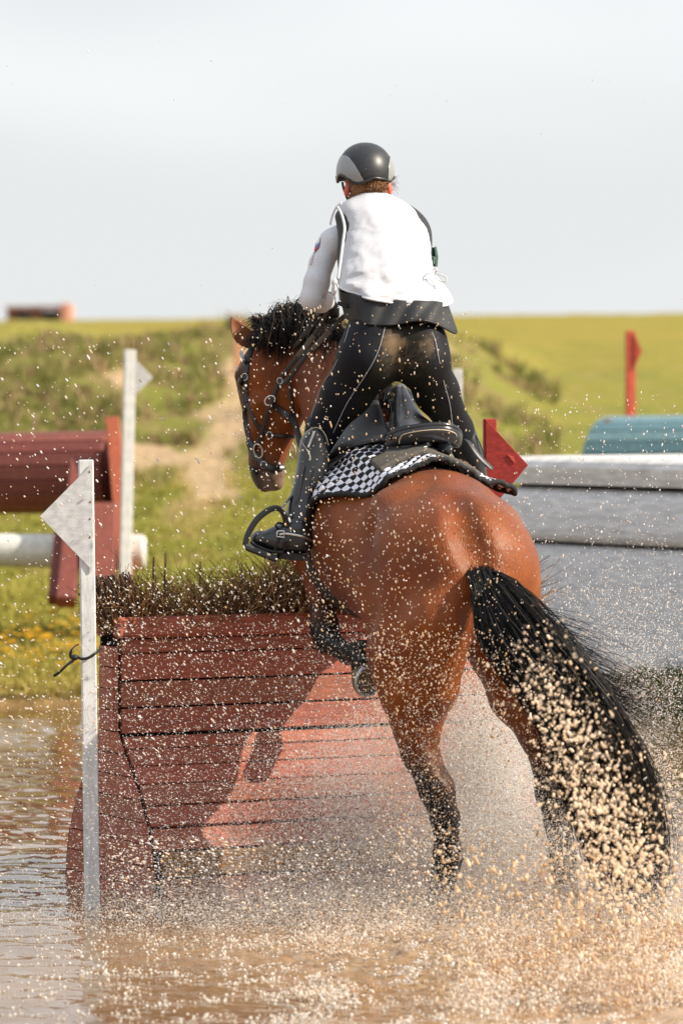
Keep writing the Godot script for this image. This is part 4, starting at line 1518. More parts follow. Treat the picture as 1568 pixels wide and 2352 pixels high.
func build_tack() -> void:
	TRUNK = PackedInt32Array([0, 1, 2, 3, 4, 5, 6, 7])
	for j in range(HB.A.size()):
		if HB.OP[j] > 0 and HB.A[j].z < -16.3 and HB.A[j].y > 1.5 and HB.RA[j] > 0.17 and not TRUNK.has(j): TRUNK.append(j)
	leather = textured(mat(lin(0.016, 0.0165, 0.019), 0.40, {"metallic_specular": 0.6}), "", "leather_n", Vector3(16, 16, 16), 0.5)
	leather_smooth = textured(mat(lin(0.014, 0.0145, 0.017), 0.24, {"metallic_specular": 0.6}), "", "leather_n", Vector3(9, 9, 9), 0.12)
	steel = mat(lin(0.62, 0.62, 0.60), 0.22, {"metallic": 1.0})
	var black := mat(lin(0.013, 0.013, 0.014), 0.6)
	M.black = black
	# --- pad
	var t := thing("saddle_pad", "black and white chequered quilted pad under the saddle", "saddle pad", on_back(0.0, 0.0, 0.02))
	var rows := []; var uvs := []
	var nr := 46; var nc := 120
	for r in nr + 1:
		var s := -0.02 + 0.88 * r / nr
		var line := PackedVector3Array(); var ul := PackedVector2Array()
		for k in nc + 1:
			var deg := lerpf(-84.0, 57.0, float(k) / nc)
			# the corners swing back a little
			var ss := s + 0.58 * smoothstep(-36.0, -86.0, deg) * (1.0 - s) + 0.03 * smoothstep(20.0, 60.0, deg)
			var u := deg_to_rad(deg) * 0.36; var v := ss * 0.66
			var q := sin((u + v) * PI / 0.062) * sin((u - v) * PI / 0.062)
			var gap := 0.016 + 0.010 * sqrt(absf(q)) + 0.020 * exp(-pow(deg / 11.0, 2.0)) * (1.0 - s)
			gap += 0.055 * smoothstep(36.0, 57.0, deg) * (1.0 - s * 0.7) + 0.012 * sin(deg * 0.16) * smoothstep(15.0, 40.0, absf(deg))
			line.append(on_back(ss, deg, gap))
			ul.append(Vector2(u / 0.057, v / 0.057))
		rows.append(line); uvs.append(ul)
	var mb := MB.new()
	mb.sheet(rows, 0.012, Vector3.UP, uvs)
	var cm := mat(Color.WHITE, 0.8)
	cm.albedo_texture = tex.checks
	part("cloth", mb, cm, t)
	mb = MB.new()
	var edge := PackedVector3Array()
	for r in range(nr, -1, -2): edge.append(rows[r][0])
	for k in range(1, nc + 1): edge.append(rows[0][k])
	for r in range(2, nr, 2): edge.append(rows[r][nc])
	mb.tube(edge, PackedFloat32Array([0.0105]), 8)
	part("binding", mb, textured(mat(lin(0.014, 0.014, 0.015), 0.8), "", "cloth_n", Vector3(20, 20, 20), 0.6), t)
	# --- saddle
	t = thing("saddle", "black leather jumping saddle on the chequered pad", "saddle", at(970, 1030, 15.95))
	var up := Vector3(0.05, 0.95, 0.30).normalized()
	# under-pad
	rows = []
	for r in 13:
		var line := PackedVector3Array()
		for k in 41:
			var deg := lerpf(-34.0, 38.0, k / 40.0)
			line.append(on_back(0.13 + 0.035 * cos(deg_to_rad(deg * 3.0)) + r * 0.014, deg, 0.040 + 0.012 * exp(-pow(deg / 10.0, 2.0))))
		rows.append(line)
	mb = MB.new()
	mb.sheet(rows, 0.020, Vector3.UP)
	part("under_pad", mb, textured(mat(lin(0.10, 0.088, 0.072), 0.75), "blotch", "leather_n", Vector3(8, 8, 8), 0.4), t)
	# stuffed panels
	for e in 2:
		mb = MB.new()
		var line := [at(880, 1036, 15.86), at(925, 1040, 15.84), at(975, 1028, 15.86), at(992, 1022, 15.9)] if e == 0 else [at(1005, 1024, 15.9), at(1022, 1031, 15.86), at(1038, 1037, 15.85)]
		var c := curve(line, 14)
		var rings := []
		for k in c.size():
			var tt := float(k) / (c.size() - 1)
			var rr := 0.030 * sqrt(clampf(1.0 - pow(absf(tt * 2.0 - 1.0), 5.0), 0.02, 1.0))
			if e == 0: rr *= lerpf(1.0, 0.8, tt)
			var dir := (c[mini(k + 1, c.size() - 1)] - c[maxi(k - 1, 0)]).normalized()
			var s := dir.cross(Vector3(0, 0, 1)).normalized()
			rings.append(ring_of(c[k] + Vector3(0, 0, -0.12), s * rr, Vector3(0, 0, 1) * (0.12 + rr * 0.6), 2.6, 16))
		mb.loft(rings)
		part("panel", mb, leather_smooth, t)
	# cantle back and its rim
	var rim := curve([at(884, 1006, 15.93), at(894, 996, 15.9), at(920, 987, 15.87), at(972, 977, 15.85), at(1019, 975.5, 15.86), at(1047, 985, 15.9), at(1056, 1000, 15.95), at(1054, 1008, 15.98)], 40)
	var bottom := curve([at(885, 1027, 15.93), at(900, 1027, 15.9), at(944, 1020, 15.87), at(990, 1013, 15.86), at(1020, 1017, 15.87), at(1046, 1025, 15.9), at(1052, 1024, 15.94), at(1054, 1020, 15.97)], 40)
	rows = []
	for r in 6:
		var line := PackedVector3Array()
		for k in 41:
			line.append(rim[k].lerp(bottom[k], r / 5.0) + Vector3(0, 0, 0.012 * sin(PI * r / 5.0) - 0.004))
		rows.append(line)
	mb = MB.new()
	mb.sheet(rows, 0.02, Vector3(0, 0, 1))
	part("cantle", mb, leather_smooth, t)
	mb = MB.new()
	mb.tube(rim, PackedFloat32Array([0.0105]), 10)
	part("cantle_rim", mb, leather_smooth, t)
	mb = MB.new()
	mb.tube(curve([at(916, 1019, 15.845), at(918, 1008, 15.845), at(928, 997.5, 15.84), at(967, 989.5, 15.825), at(1012, 987, 15.83), at(1041, 993, 15.855), at(1049, 1004, 15.885), at(1046, 1013, 15.88)], 40), PackedFloat32Array([0.0017]), 6)
	part("piping", mb, mat(lin(0.62, 0.50, 0.33), 0.5), t)
	mb = MB.new()
	mb.tube(bottom, PackedFloat32Array([0.006]), 8)
	part("cantle_welt", mb, leather, t)
	# seat, from the cantle down into the dip and up to the pommel
	var seat := [[970, 982, 15.92, 84, 0.012], [966, 984, 15.97, 80, 0.018], [955, 985, 16.05, 62, 0.03], [940, 968, 16.14, 42, 0.04], [928, 938, 16.22, 27, 0.045], [921, 910, 16.28, 19, 0.04], [918, 897, 16.33, 16, 0.03], [917, 903, 16.37, 13, 0.02]]
	var rings := []
	for q in seat:
		rings.append(ring_of(at(q[0], q[1] + 18, q[2]), SIDE * px(q[3], q[2]), up * (q[4] + px(18, q[2])), 2.6, 28))
	mb = MB.new()
	mb.loft(rings)
	part("seat", mb, leather_smooth, t)
	# seams and skirts on either side of the seat
	for sgn in [-1.0, 1.0]:
		mb = MB.new()
		rings = []
		for q in [[962, 1003, 15.97, 72, 0.03], [948, 994, 16.06, 62, 0.035], [936, 973, 16.15, 46, 0.035], [926, 945, 16.23, 32, 0.03], [920, 925, 16.30, 22, 0.025]]:
			rings.append(ring_of(at(q[0] + sgn * q[3] * 0.62, q[1] + 12, q[2]), SIDE * px(q[3] * 0.42, q[2]) - Vector3.UP * px(q[3] * 0.42, q[2]) * sgn * 0.55, up * q[4], 2.4, 20))
		mb.loft(rings)
		part("skirt", mb, leather, t)
	# pommel arch
	mb = MB.new()
	mb.tube(curve([at(884, 925, 16.33), at(890, 904, 16.36), at(905, 894, 16.37), at(925, 894, 16.37), at(938, 903, 16.36), at(946, 925, 16.34)], 16), PackedFloat32Array([0.012]), 8)
	part("pommel", mb, leather_smooth, t)
	# flaps and billets, lying on the horse's sides
	for sgn in [-1.0, 1.0]:
		rows = []
		for r in 25:
			var line := PackedVector3Array()
			for k in 31:
				var deg := lerpf(3.0, 88.0, k / 30.0)
				var rear := 0.52 + 0.28 * smoothstep(14, 62, deg)
				var fore := 0.92 + 0.12 * sin(deg_to_rad(deg) * 1.3)
				line.append(on_back(lerpf(rear, fore, r / 24.0), deg * sgn, 0.048 - 0.012 * smoothstep(20, 88, deg)))
			rows.append(line)
		mb = MB.new()
		mb.sheet(rows, 0.010, Vector3.UP + SIDE * sgn)
		part("flap", mb, leather, t)
	var bl := []
	for k in 8: bl.append(on_back(0.62 + 0.10 * k / 7.0, -40.0 - k * 8.0, 0.036))
	flat_strap(bl, 0.035, 0.007, leather, t, "billet", (-SIDE + Vector3.UP * 0.3).normalized())
	# girth with its cream sheepskin edge
	var gl := []
	for k in 9: gl.append(on_back(0.66 - 0.16 * smoothstep(1, 8, k), -78.0 - k * 11.5, 0.016))
	flat_strap(gl, 0.075, 0.018, mat(lin(0.055, 0.042, 0.036), 0.8), t, "girth", -SIDE)
	gl = []
	for k in 9: gl.append(on_back(0.73 - 0.16 * smoothstep(1, 8, k), -78.0 - k * 11.5, 0.013))
	flat_strap(gl, 0.030, 0.022, textured(mat(lin(0.62, 0.47, 0.30), 0.95), "", "blotch_n", Vector3(30, 30, 30), 1.0), t, "fleece", -SIDE)
	# stirrup leather and iron
	flat_strap([on_back(0.62, -50, 0.06), at(722, 1030, 16.02), at(690, 1110, 16.0), at(660, 1150, 15.98), at(645, 1172, 15.96)], 0.024, 0.006, leather, t, "stirrup_leather", (-SIDE).normalized())
	var sd := 15.92
	mb = MB.new()
	strap_into(mb, curve([at(563, 1252, sd), at(570, 1226, sd), at(588, 1196, sd), at(610, 1176, sd), at(630, 1167, sd), at(645, 1171, sd), at(655, 1190, sd + 0.01), at(657, 1225, sd + 0.03), at(650, 1262, sd + 0.05), at(638, 1281, sd + 0.06)], 36), 0.024, 0.011, Vector3(0.4, 0.3, -1))
	var iron := part("stirrup", mb, mat(lin(0.017, 0.018, 0.02), 0.35), t)
	mb = MB.new()
	mb.box((at(562, 1252, sd) + at(637, 1283, sd)) * 0.5 + Vector3(0, -0.004, -0.02), basis_along(at(637, 1283, sd) - at(562, 1252, sd)), Vector3(0.14, 0.026, 0.075), 0.008)
	part("tread", mb, leather, iron)
	# right side: leather end and iron, mostly hidden by the horse
	flat_strap([at(1062, 1008, 16.15), at(1075, 1015, 16.1), at(1100, 1048, 16.08), at(1130, 1077, 16.1)], 0.024, 0.006, leather, t, "stirrup_leather", Vector3(0.5, 0.6, 0.6))
	mb = MB.new()
	strap_into(mb, curve([at(1108, 1240, 16.3), at(1100, 1200, 16.3), at(1118, 1170, 16.28), at(1145, 1195, 16.3), at(1150, 1235, 16.3)], 20), 0.024, 0.011, Vector3(0, 0, 1))
	part("stirrup", mb, mat(lin(0.017, 0.018, 0.02), 0.35), t)
	# --- bridle
	t = thing("bridle", "black leather bridle with steel rings on the horse's head", "bridle", at(600, 900, 16.9))
	var out := Vector3(-0.2, 0.1, 1.0)
	var bm := mat(lin(0.015, 0.014, 0.015), 0.35, {"metallic_specular": 0.55})
	flat_strap(head_line([[616, 748], [600, 762], [585, 782], [573, 812], [566, 840], [562, 870], [562, 900], [565, 925]], 0.006), 0.022, 0.007, bm, t, "cheekpiece", out)
	flat_strap(head_line([[565, 925], [562, 950], [566, 985], [574, 1014], [586, 1030]], 0.007), 0.020, 0.007, bm, t, "cheekpiece", out)
	flat_strap(head_line([[568, 836], [558, 820], [552, 808]], 0.007), 0.018, 0.006, bm, t, "browband", out)
	flat_strap(head_line([[566, 926], [581, 960], [593, 980], [611, 993], [630, 1000], [655, 1003], [676, 1003]], 0.006), 0.015, 0.006, bm, t, "noseband", out)
	flat_strap(head_line([[572, 1012], [577, 1030], [589, 1050], [607, 1068], [624, 1076], [640, 1075], [652, 1071]], 0.008), 0.028, 0.010, bm, t, "noseband", out)
	flat_strap(head_line([[664, 880], [668, 915], [672, 950], [676, 985]], 0.006), 0.014, 0.005, bm, t, "throatlatch", out)
	for q in [[562, 866], [619, 1000], [606, 1068]]:
		var c := on_head(q[0], q[1], 0.012)
		var bk := ring_tube(c, Vector3(0.012, 0.002, 0), Vector3(-0.002, 0.014, 0), 0.0022, 12)
		part("buckle", bk, steel, t)
	part("bit_ring", ring_tube(on_head(593, 1036, 0.014), Vector3(0.016, 0.006, 0.004), Vector3(-0.008, 0.028, 0), 0.0035), mat(lin(0.62, 0.56, 0.44), 0.3, {"metallic": 0.8}), t)
	part("bit_ring", ring_tube(at(671, 1036, 17.05), Vector3(0.012, 0.004, 0.012), Vector3(-0.004, 0.028, 0), 0.0035), mat(lin(0.62, 0.56, 0.44), 0.3, {"metallic": 0.8}), t)
	# martingale ring and its fork
	var mr := on_head(620, 920, 0.02)
	part("martingale_ring", ring_tube(mr, Vector3(0.0205, 0.002, 0.004), Vector3(0.003, 0.0195, 0.0), 0.0032), mat(lin(0.8, 0.8, 0.78), 0.25, {"metallic": 0.6}), t)
	flat_strap([mr + Vector3(0.004, -0.012, 0.01), on_head(640, 940, 0.012), on_head(660, 955, 0.016), at(676, 972, 16.80), at(684, 996, 16.72), at(690, 1024, 16.62)], 0.026, 0.006, bm, t, "martingale_strap", out)
	# rein from the bit up to the hand, its grip worn pale
	flat_strap([on_head(592, 1022, 0.012), on_head(606, 975, 0.014), on_head(618, 935, 0.022), on_head(628, 908, 0.016), on_head(642, 872, 0.02), at(652, 856, 16.72)], 0.017, 0.005, mat(lin(0.03, 0.021, 0.016), 0.5), t, "rein", out)
	var grip := textured(mat(lin(0.17, 0.135, 0.10), 0.8), "wood", "cloth_n", Vector3(9, 9, 9), 0.6)
	flat_strap([at(648, 866, 16.71), at(662, 847, 16.68), at(684, 818, 16.65)], 0.022, 0.007, bm, t, "rein", out)
	flat_strap([at(684, 818, 16.65), at(703, 795, 16.62), at(722, 771, 16.59)], 0.024, 0.008, grip, t, "rein_grip", out)
	flat_strap([at(722, 771, 16.59), at(738, 745, 16.56), at(752, 715, 16.52)], 0.020, 0.006, bm, t, "rein", out)
	flat_strap([at(642, 877, 16.7), at(660, 874, 16.68), at(684, 842, 16.64), at(706, 812, 16.62), at(716, 803, 16.6)], 0.020, 0.007, bm, t, "rein", out)
	flat_strap([at(716, 803, 16.6), at(738, 780, 16.58), at(758, 760, 16.56)], 0.022, 0.008, grip, t, "rein_grip", out)
	flat_strap([at(758, 760, 16.56), at(776, 740, 16.55), at(800, 718, 16.55)], 0.020, 0.006, bm, t, "rein", out)
	flat_strap([on_head(672, 800, 0.02), at(690, 780, 16.7), at(712, 745, 16.68), at(728, 722, 16.64)], 0.018, 0.005, mat(lin(0.03, 0.021, 0.016), 0.5), t, "rein", out)
	part("buckle", ring_tube(at(643, 875, 16.69), Vector3(0.010, 0.004, 0), Vector3(-0.004, 0.012, 0), 0.0022, 12), steel, t)

# ---------------------------------------------------------------- the rider
# rings from left and right outline points: [xl, yl, xr, yr, distance, half depth, tilt]
func outline_rings(rows: Array, m := 40, e := 2.3, shift := Vector3.ZERO) -> Array:
	var out := []
	for q in rows:
		var l := at(q[0], q[1], q[4]); var r := at(q[2], q[3], q[4])
		out.append(ring_of((l + r) * 0.5 + shift, (r - l) * 0.5, Vector3(0, q[6], q[5]), e, m))
	return out

func dense(rings: Array, per: int) -> Array:
	var out := []
	var n := (rings.size() - 1) * per
	var m: int = rings[0].size()
	for j in n + 1:
		var t := float(j) / per
		var k := mini(int(t), rings.size() - 2)
		var line := PackedVector3Array()
		for q in m: line.append(rings[k][q].cubic_interpolate(rings[k + 1][q], rings[maxi(k - 1, 0)][q], rings[mini(k + 2, rings.size() - 1)][q], t - k))
		out.append(line)
	return out

func proj_y(p: Vector3) -> float:
	var v := (p - EYE).rotated(Vector3.RIGHT, pitch)
	return 1176.0 - v.y / -v.z * FPX

func snap(b: Blob, ids: PackedInt32Array, x: float, y: float, gap: float, from := 15.2) -> Vector3:
	var o := at(x, y, from)
	return b.hit(o, (at(x, y, 18.0) - o).normalized(), gap, ids, 2.0)

func hand(b: Blob, o: Vector3, along: Vector3, back: Vector3, s: float, thumb_side: float) -> void:
	# palm, four curled fingers of unequal length, thumb leaving the side of the palm
	along = along.normalized(); back = (back - along * back.dot(along)).normalized()
	var across := along.cross(back)
	b.add(o, o + along * 0.055 * s, 0.026 * s, 0.030 * s, 0.02, across, 1.3, 1.35)
	var lens := [0.034, 0.040, 0.037, 0.028]
	for k in 4:
		var r := o + along * 0.075 * s + across * (k - 1.5) * 0.0195 * s
		var k1: Vector3 = r + along * 0.016 * s - back * 0.018 * s
		var k2: Vector3 = k1 - back * lens[k] * 0.7 * s - along * 0.006 * s
		var k3: Vector3 = k2 - along * lens[k] * 0.7 * s + back * 0.004 * s
		b.add(r, k1, 0.0098 * s, 0.0094 * s, 0.006); b.add(k1, k2, 0.0094 * s, 0.0088 * s, 0.004); b.add(k2, k3, 0.0088 * s, 0.0078 * s, 0.004)
	var th := o + along * 0.02 * s + across * thumb_side * 0.034 * s
	b.add(th, th + along * 0.03 * s - back * 0.02 * s + across * thumb_side * 0.008 * s, 0.013 * s, 0.0105 * s, 0.008)
	b.add(th + along * 0.03 * s - back * 0.02 * s + across * thumb_side * 0.008 * s, th + along * 0.05 * s - back * 0.034 * s - across * thumb_side * 0.006 * s, 0.0105 * s, 0.009 * s, 0.005)

func build_rider() -> void:
	var t := thing("person", "person in white tabard, black breeches and dark helmet standing in the stirrups", "person", at(905, 960, 16.05))
	# body under the clothes, one skin
	var b := Blob.new()
	b.add(at(905, 790, 16.03), at(900, 690, 16.1), 0.115, 0.105, 0.05, Vector3.RIGHT, 1.3, 1.15)
	b.add(at(900, 690, 16.13), at(880, 540, 16.33), 0.095, 0.09, 0.05, Vector3.RIGHT, 1.2, 1.25)
	b.add(at(880, 540, 16.33), at(868, 490, 16.39), 0.08, 0.055, 0.05, Vector3.RIGHT, 1.2, 1.0)
	b.add(at(866, 478, 16.37), at(850, 432, 16.40), 0.058, 0.056, 0.03)
	b.add(at(846, 420, 16.42), at(838, 395, 16.42), 0.082, 0.092, 0.03)
	b.add(at(828, 428, 16.50), at(826, 444, 16.50), 0.05, 0.032, 0.03)
	for s in 2:
		# arms and legs
		if s == 0:
			b.add(at(795, 535, 16.38), at(746, 588, 16.33), 0.036, 0.034, 0.02)
			b.add(at(742, 588, 16.33), at(720, 682, 16.28), 0.038, 0.034, 0.02)
			b.add(at(720, 682, 16.28), at(751, 694, 16.50), 0.034, 0.026, 0.02)
			b.add(at(862, 800, 16.02), at(742, 975, 16.12), 0.10, 0.052, 0.04)
			b.add(at(742, 975, 16.12), at(690, 1215, 16.02), 0.048, 0.034, 0.03)
		else:
			b.add(at(940, 530, 16.4), at(962, 600, 16.5), 0.036, 0.034, 0.02)
			b.add(at(966, 600, 16.5), at(950, 680, 16.6), 0.038, 0.034, 0.02)
			b.add(at(950, 680, 16.6), at(850, 700, 16.72), 0.034, 0.026, 0.02)
			b.add(at(955, 800, 16.02), at(1052, 985, 16.25), 0.095, 0.052, 0.04)
			b.add(at(1052, 985, 16.25), at(1120, 1215, 16.32), 0.048, 0.034, 0.03)
	var skin := mat(lin(0.52, 0.25, 0.165), 0.55, {"subsurf_scatter_enabled": true, "subsurf_scatter_strength": 0.15})
	var mb := MB.new()
	b.net(mb, 0.012)
	part("body", mb, skin, t)
	# face: nose, eyes and mouth look down over the horse's neck, away from the camera
	var face := at(836, 404, 16.42) + Vector3(-0.035, 0, -0.085)
	mb = MB.new()
	mb.ball(face + Vector3(-0.012, -0.03, -0.018), Vector3(0.014, 0.024, 0.02), Basis(Vector3.UP, 0.4), 10, 8)
	part("nose", mb, skin, t)
	for e in [-1.0, 1.0]:
		mb = MB.new()
		mb.ball(face + Vector3(0.034 * e - 0.004, -0.005, 0.012 * e + 0.002), Vector3(0.012, 0.009, 0.009), Basis.IDENTITY, 10, 8)
		part("eye", mb, mat(lin(0.6, 0.58, 0.55), 0.2), t)
	mb = MB.new()
	mb.ball(face + Vector3(-0.008, -0.072, 0.002), Vector3(0.024, 0.007, 0.012), Basis.IDENTITY, 10, 8)
	part("mouth", mb, mat(lin(0.45, 0.13, 0.10), 0.5), t)
	# ears
	var earm := mat(lin(0.62, 0.13, 0.085), 0.5, {"subsurf_scatter_enabled": true, "subsurf_scatter_strength": 0.3})
	for q in [[798, 433, 16.36, -0.25], [892, 431, 16.38, 0.18]]:
		mb = MB.new()
		mb.ball(at(q[0], q[1], q[2]), Vector3(0.013, 0.031, 0.018), Basis(Vector3.BACK, q[3]), 12, 10)
		part("ear", mb, earm, t)
	# ---- breeches
	var br := Blob.new()
	br.add(at(905, 735, 16.07), at(905, 790, 16.03), 0.118, 0.125, 0.05, Vector3.RIGHT, 1.48, 1.42)
	br.add(at(862, 792, 15.99), at(846, 826, 15.97), 0.122, 0.118, 0.05)
	br.add(at(958, 792, 15.99), at(968, 826, 15.98), 0.112, 0.105, 0.05)
	br.add(at(846, 826, 15.98), at(798, 900, 16.04), 0.112, 0.092, 0.04)
	br.add(at(798, 900, 16.04), at(742, 985, 16.10), 0.090, 0.064, 0.04)
	br.add(at(742, 985, 16.10), at(715, 1060, 16.08), 0.062, 0.052, 0.03)
	br.add(at(968, 826, 15.99), at(1002, 900, 16.12), 0.098, 0.082, 0.04)
	br.add(at(1002, 900, 16.12), at(1048, 985, 16.25), 0.081, 0.062, 0.04)
	br.add(at(1048, 985, 16.25), at(1080, 1060, 16.28), 0.06, 0.05, 0.03)
	br.add(at(932, 770, 15.82), at(930, 850, 15.83), 0.010, 0.022, 0.04, Vector3.RIGHT, 1.0, 1.0, -1)
	var ids := br.all()
	mb = MB.new()
	var grip_c := Color(0.014, 0.0125, 0.0095); var cloth_c := Color(0.0085, 0.0092, 0.012)
	var fold := hn
	br.net(mb, 0.0105, func(p: Vector3, n: Vector3) -> Color:
		# full grip seat between the two light seams, dusted with dry mud
		var s := (p - at(918, 800, 15.9))
		var inner := 1.0 - smoothstep(0.075, 0.09, absf(p.x - lerpf(0.235, 0.225, clampf((2.2 - p.y) / 0.4, 0, 1))) - clampf((2.09 - p.y) * 0.42, 0.0, 0.3) * 1.0)
		var c := cloth_c.lerp(grip_c, inner)
		var q := fold.get_noise_3dv(p * 22.0) * 0.5 + fold.get_noise_3dv(p * 60.0) * 0.6
		for m in [[903, 788, 0.055, 0.9], [985, 795, 0.05, 0.35], [925, 820, 0.09, 0.16]]:
			var dist: float = (p - at(m[0], m[1], 15.88)).length()
			c = c.lerp(Color(0.36, 0.245, 0.14), clampf((1.0 - dist / m[2]) * m[3] + q * 0.30 * (1.0 - smoothstep(m[2] * 0.6, m[2] * 1.5, dist)), 0.0, 0.8))
		return c)
	part("breeches", mb, textured(mat(Color.WHITE, 0.58, {"vertex_color_use_as_albedo": true, "metallic_specular": 0.3}), "cloth", "cloth_n", Vector3(14, 14, 14), 0.35), t)
	var stitch := mat(lin(0.34, 0.35, 0.37), 0.7)
	for line in [[[803, 744], [794, 776], [772, 833], [737, 890], [717, 948], [709, 980]], [[884, 752], [866, 812], [838, 863], [797, 926], [765, 994]], [[971, 736], [996, 773], [1008, 828], [1019, 879], [1032, 927], [1038, 975]], [[936, 748], [933, 800], [931, 832]]]:
		var pts := []
		for q in line: pts.append(snap(br, ids, q[0], q[1], 0.001))
		var c := curve(pts, 24)
		mb = MB.new()
		mb.tube(c, PackedFloat32Array([0.0016]), 5)
		part("seam", mb, stitch if line.size() > 3 else mat(lin(0.02, 0.02, 0.02), 0.8), t)
	# ---- shirt
	var sh := Blob.new()
	sh.add(at(802, 540, 16.36), at(766, 558, 16.33), 0.062, 0.052, 0.03)
	sh.add(at(762, 556, 16.35), at(738, 606, 16.31), 0.048, 0.0455, 0.03)
	sh.add(at(738, 606, 16.31), at(727, 650, 16.28), 0.0455, 0.0485, 0.02)
	sh.add(at(727, 650, 16.28), at(718, 686, 16.27), 0.048, 0.046, 0.02)
	sh.add(at(718, 686, 16.27), at(736, 692, 16.40), 0.048, 0.044, 0.02)
	sh.add(at(736, 692, 16.40), at(751, 692, 16.50), 0.042, 0.034, 0.02)
	# creases at the elbow and armpit
	for q in [[742, 655, 756, 668, 16.22], [736, 680, 752, 690, 16.25], [690, 655, 704, 662, 16.21], [757, 600, 768, 588, 16.25], [722, 702, 744, 704, 16.26]]:
		sh.add(at(q[0], q[1], q[4]), at(q[2], q[3], q[4]), 0.006, 0.004, 0.014, Vector3.RIGHT, 1.0, 1.0, -1)
	sh.add(at(940, 530, 16.41), at(964, 600, 16.50), 0.052, 0.048, 0.03)
	sh.add(at(966, 600, 16.50), at(950, 680, 16.60), 0.05, 0.044, 0.02)
	sh.add(at(950, 680, 16.60), at(865, 698, 16.70), 0.044, 0.036, 0.02)
	mb = MB.new()
	sh.net(mb, 0.009)
	var white := textured(mat(lin(0.80, 0.80, 0.84), 0.75), "cloth", "cloth_n", Vector3(20, 20, 20), 0.3)
	part("shirt", mb, white, t)
	# arm patch: white, blue and red stripes edged black, some red print below
	var shi := sh.all()
	var quad := func(pts: Array, m: Material, called: String, gap: float) -> void:
		var f := MB.new()
		var w := []
		for q in pts: w.append(snap(sh, shi, q[0], q[1], gap, 15.6))
		f.poly(w, at(760, 565, 16.6))
		part(called, f, m, t)
	quad.call([[724.5, 559], [736, 546.5], [733, 566], [719.5, 583]], mat(lin(0.01, 0.012, 0.03), 0.6), "sleeve_patch", 0.0022)
	quad.call([[726, 558.5], [734.5, 549], [732.8, 557], [724, 563.5]], mat(lin(0.8, 0.8, 0.82), 0.6), "sleeve_patch", 0.0034)
	quad.call([[724, 563.5], [732.8, 557], [731, 564], [722.4, 570.5]], mat(lin(0.10, 0.22, 0.55), 0.6), "sleeve_patch", 0.0034)
	quad.call([[722.4, 570.5], [731, 564], [729, 570], [721, 578]], mat(lin(0.62, 0.02, 0.05), 0.6), "sleeve_patch", 0.0034)
	for k in 4:
		var y := 587.0 + k * 6.0
		quad.call([[718.5 - k * 1.6, y], [720.5 - k * 1.6, y - 1.5], [719.5 - k * 1.6, y + 3.0], [717.5 - k * 1.6, y + 4.0]], mat(lin(0.35, 0.06, 0.10), 0.7), "sleeve_print", 0.002)
	# gloves
	var gl := Blob.new()
	hand(gl, at(752, 693, 16.51), Vector3(0.10, -0.30, -0.55), Vector3(0.3, 0.7, -0.3), 1.0, -1.0)
	var gl2 := Blob.new()
	hand(gl2, at(862, 698, 16.71), Vector3(-0.5, -0.35, -0.4), Vector3(0.2, 0.7, -0.2), 1.0, 1.0)
	for g in [gl, gl2]:
		mb = MB.new()
		g.net(mb, 0.0055)
		part("glove", mb, mat(lin(0.025, 0.024, 0.024), 0.55), t)
	mb = MB.new()
	mb.loft([ring_of(at(748, 691, 16.48), Vector3(0.030, 0.012, 0), Vector3(0, 0.036, 0.012), 2.0, 16), ring_of(at(755, 693, 16.53), Vector3(0.028, 0.012, 0), Vector3(0, 0.033, 0.012), 2.0, 16)])
	part("glove_cuff", mb, mat(lin(0.62, 0.60, 0.60), 0.6), t)
	mb = MB.new()
	mb.tube(curve([at(758, 684, 16.52), at(763, 690, 16.53), at(764, 698, 16.54), at(760, 705, 16.55)], 8), PackedFloat32Array([0.003]), 6)
	part("glove_trim", mb, mat(lin(0.55, 0.02, 0.04), 0.5), t)
	# ---- body protector: dark vest under the tabard, its tail showing below
	var dark := textured(mat(lin(0.034, 0.035, 0.037), 0.62, {"metallic_specular": 0.4}), "cloth", "leather_n", Vector3(12, 12, 12), 0.35)
	var rings := outline_rings([[783, 690, 1012, 705, 16.08, 0.115, 0.0], [778, 640, 1000, 650, 16.12, 0.13, 0.0], [774, 590, 992, 600, 16.2, 0.132, 0.0], [776, 545, 992, 550, 16.26, 0.125, 0.0], [772, 515, 988, 522, 16.3, 0.115, 0.0], [770, 492, 972, 495, 16.33, 0.10, 0.0], [790, 470, 940, 470, 16.36, 0.08, 0.0], [822, 452, 895, 452, 16.38, 0.06, 0.0]])
	mb = MB.new()
	mb.loft(dense(rings, 4))
	part("body_protector", mb, dark, t)
	var top := curve([at(777, 640, 16.18), at(781, 668, 16.04), at(815, 676, 15.955), at(860, 685, 15.93), at(910, 690, 15.92), at(960, 692, 15.925), at(1005, 694, 15.96), at(1024, 696, 16.04), at(1020, 690, 16.14)], 64)
	var bot := curve([at(790, 700, 16.20), at(796, 730, 16.06), at(829, 740, 15.93), at(862, 745, 15.90), at(908, 744, 15.885), at(955, 736, 15.88), at(998, 742, 15.90), at(1046, 765, 15.98), at(1036, 735, 16.12)], 64)
	var rows := []
	for r in 15:
		var line := PackedVector3Array()
		for k in 65:
			var u := r / 14.0
			var p := top[k].lerp(bot[k], u)
			p.z += 0.012 * sin(k * 0.33) * u + 0.009 * pow(absf(sin(k * 0.21 + 1.0)), 3.0) * u + 0.005 * sin(k * 0.8 + r * 0.25)
			line.append(p)
		rows.append(line)
	mb = MB.new()
	mb.sheet(rows, 0.010, Vector3(0, 0, 1))
	var skirt := part("protector_tail", mb, dark, t)
	mb = MB.new()
	var hem := PackedVector3Array()
	for k in 65: hem.append(rows[14][k] + Vector3(0, 0, 0.002))
	mb.tube(hem, PackedFloat32Array([0.0052]), 6)
	part("hem", mb, mat(lin(0.022, 0.022, 0.024), 0.6), skirt)
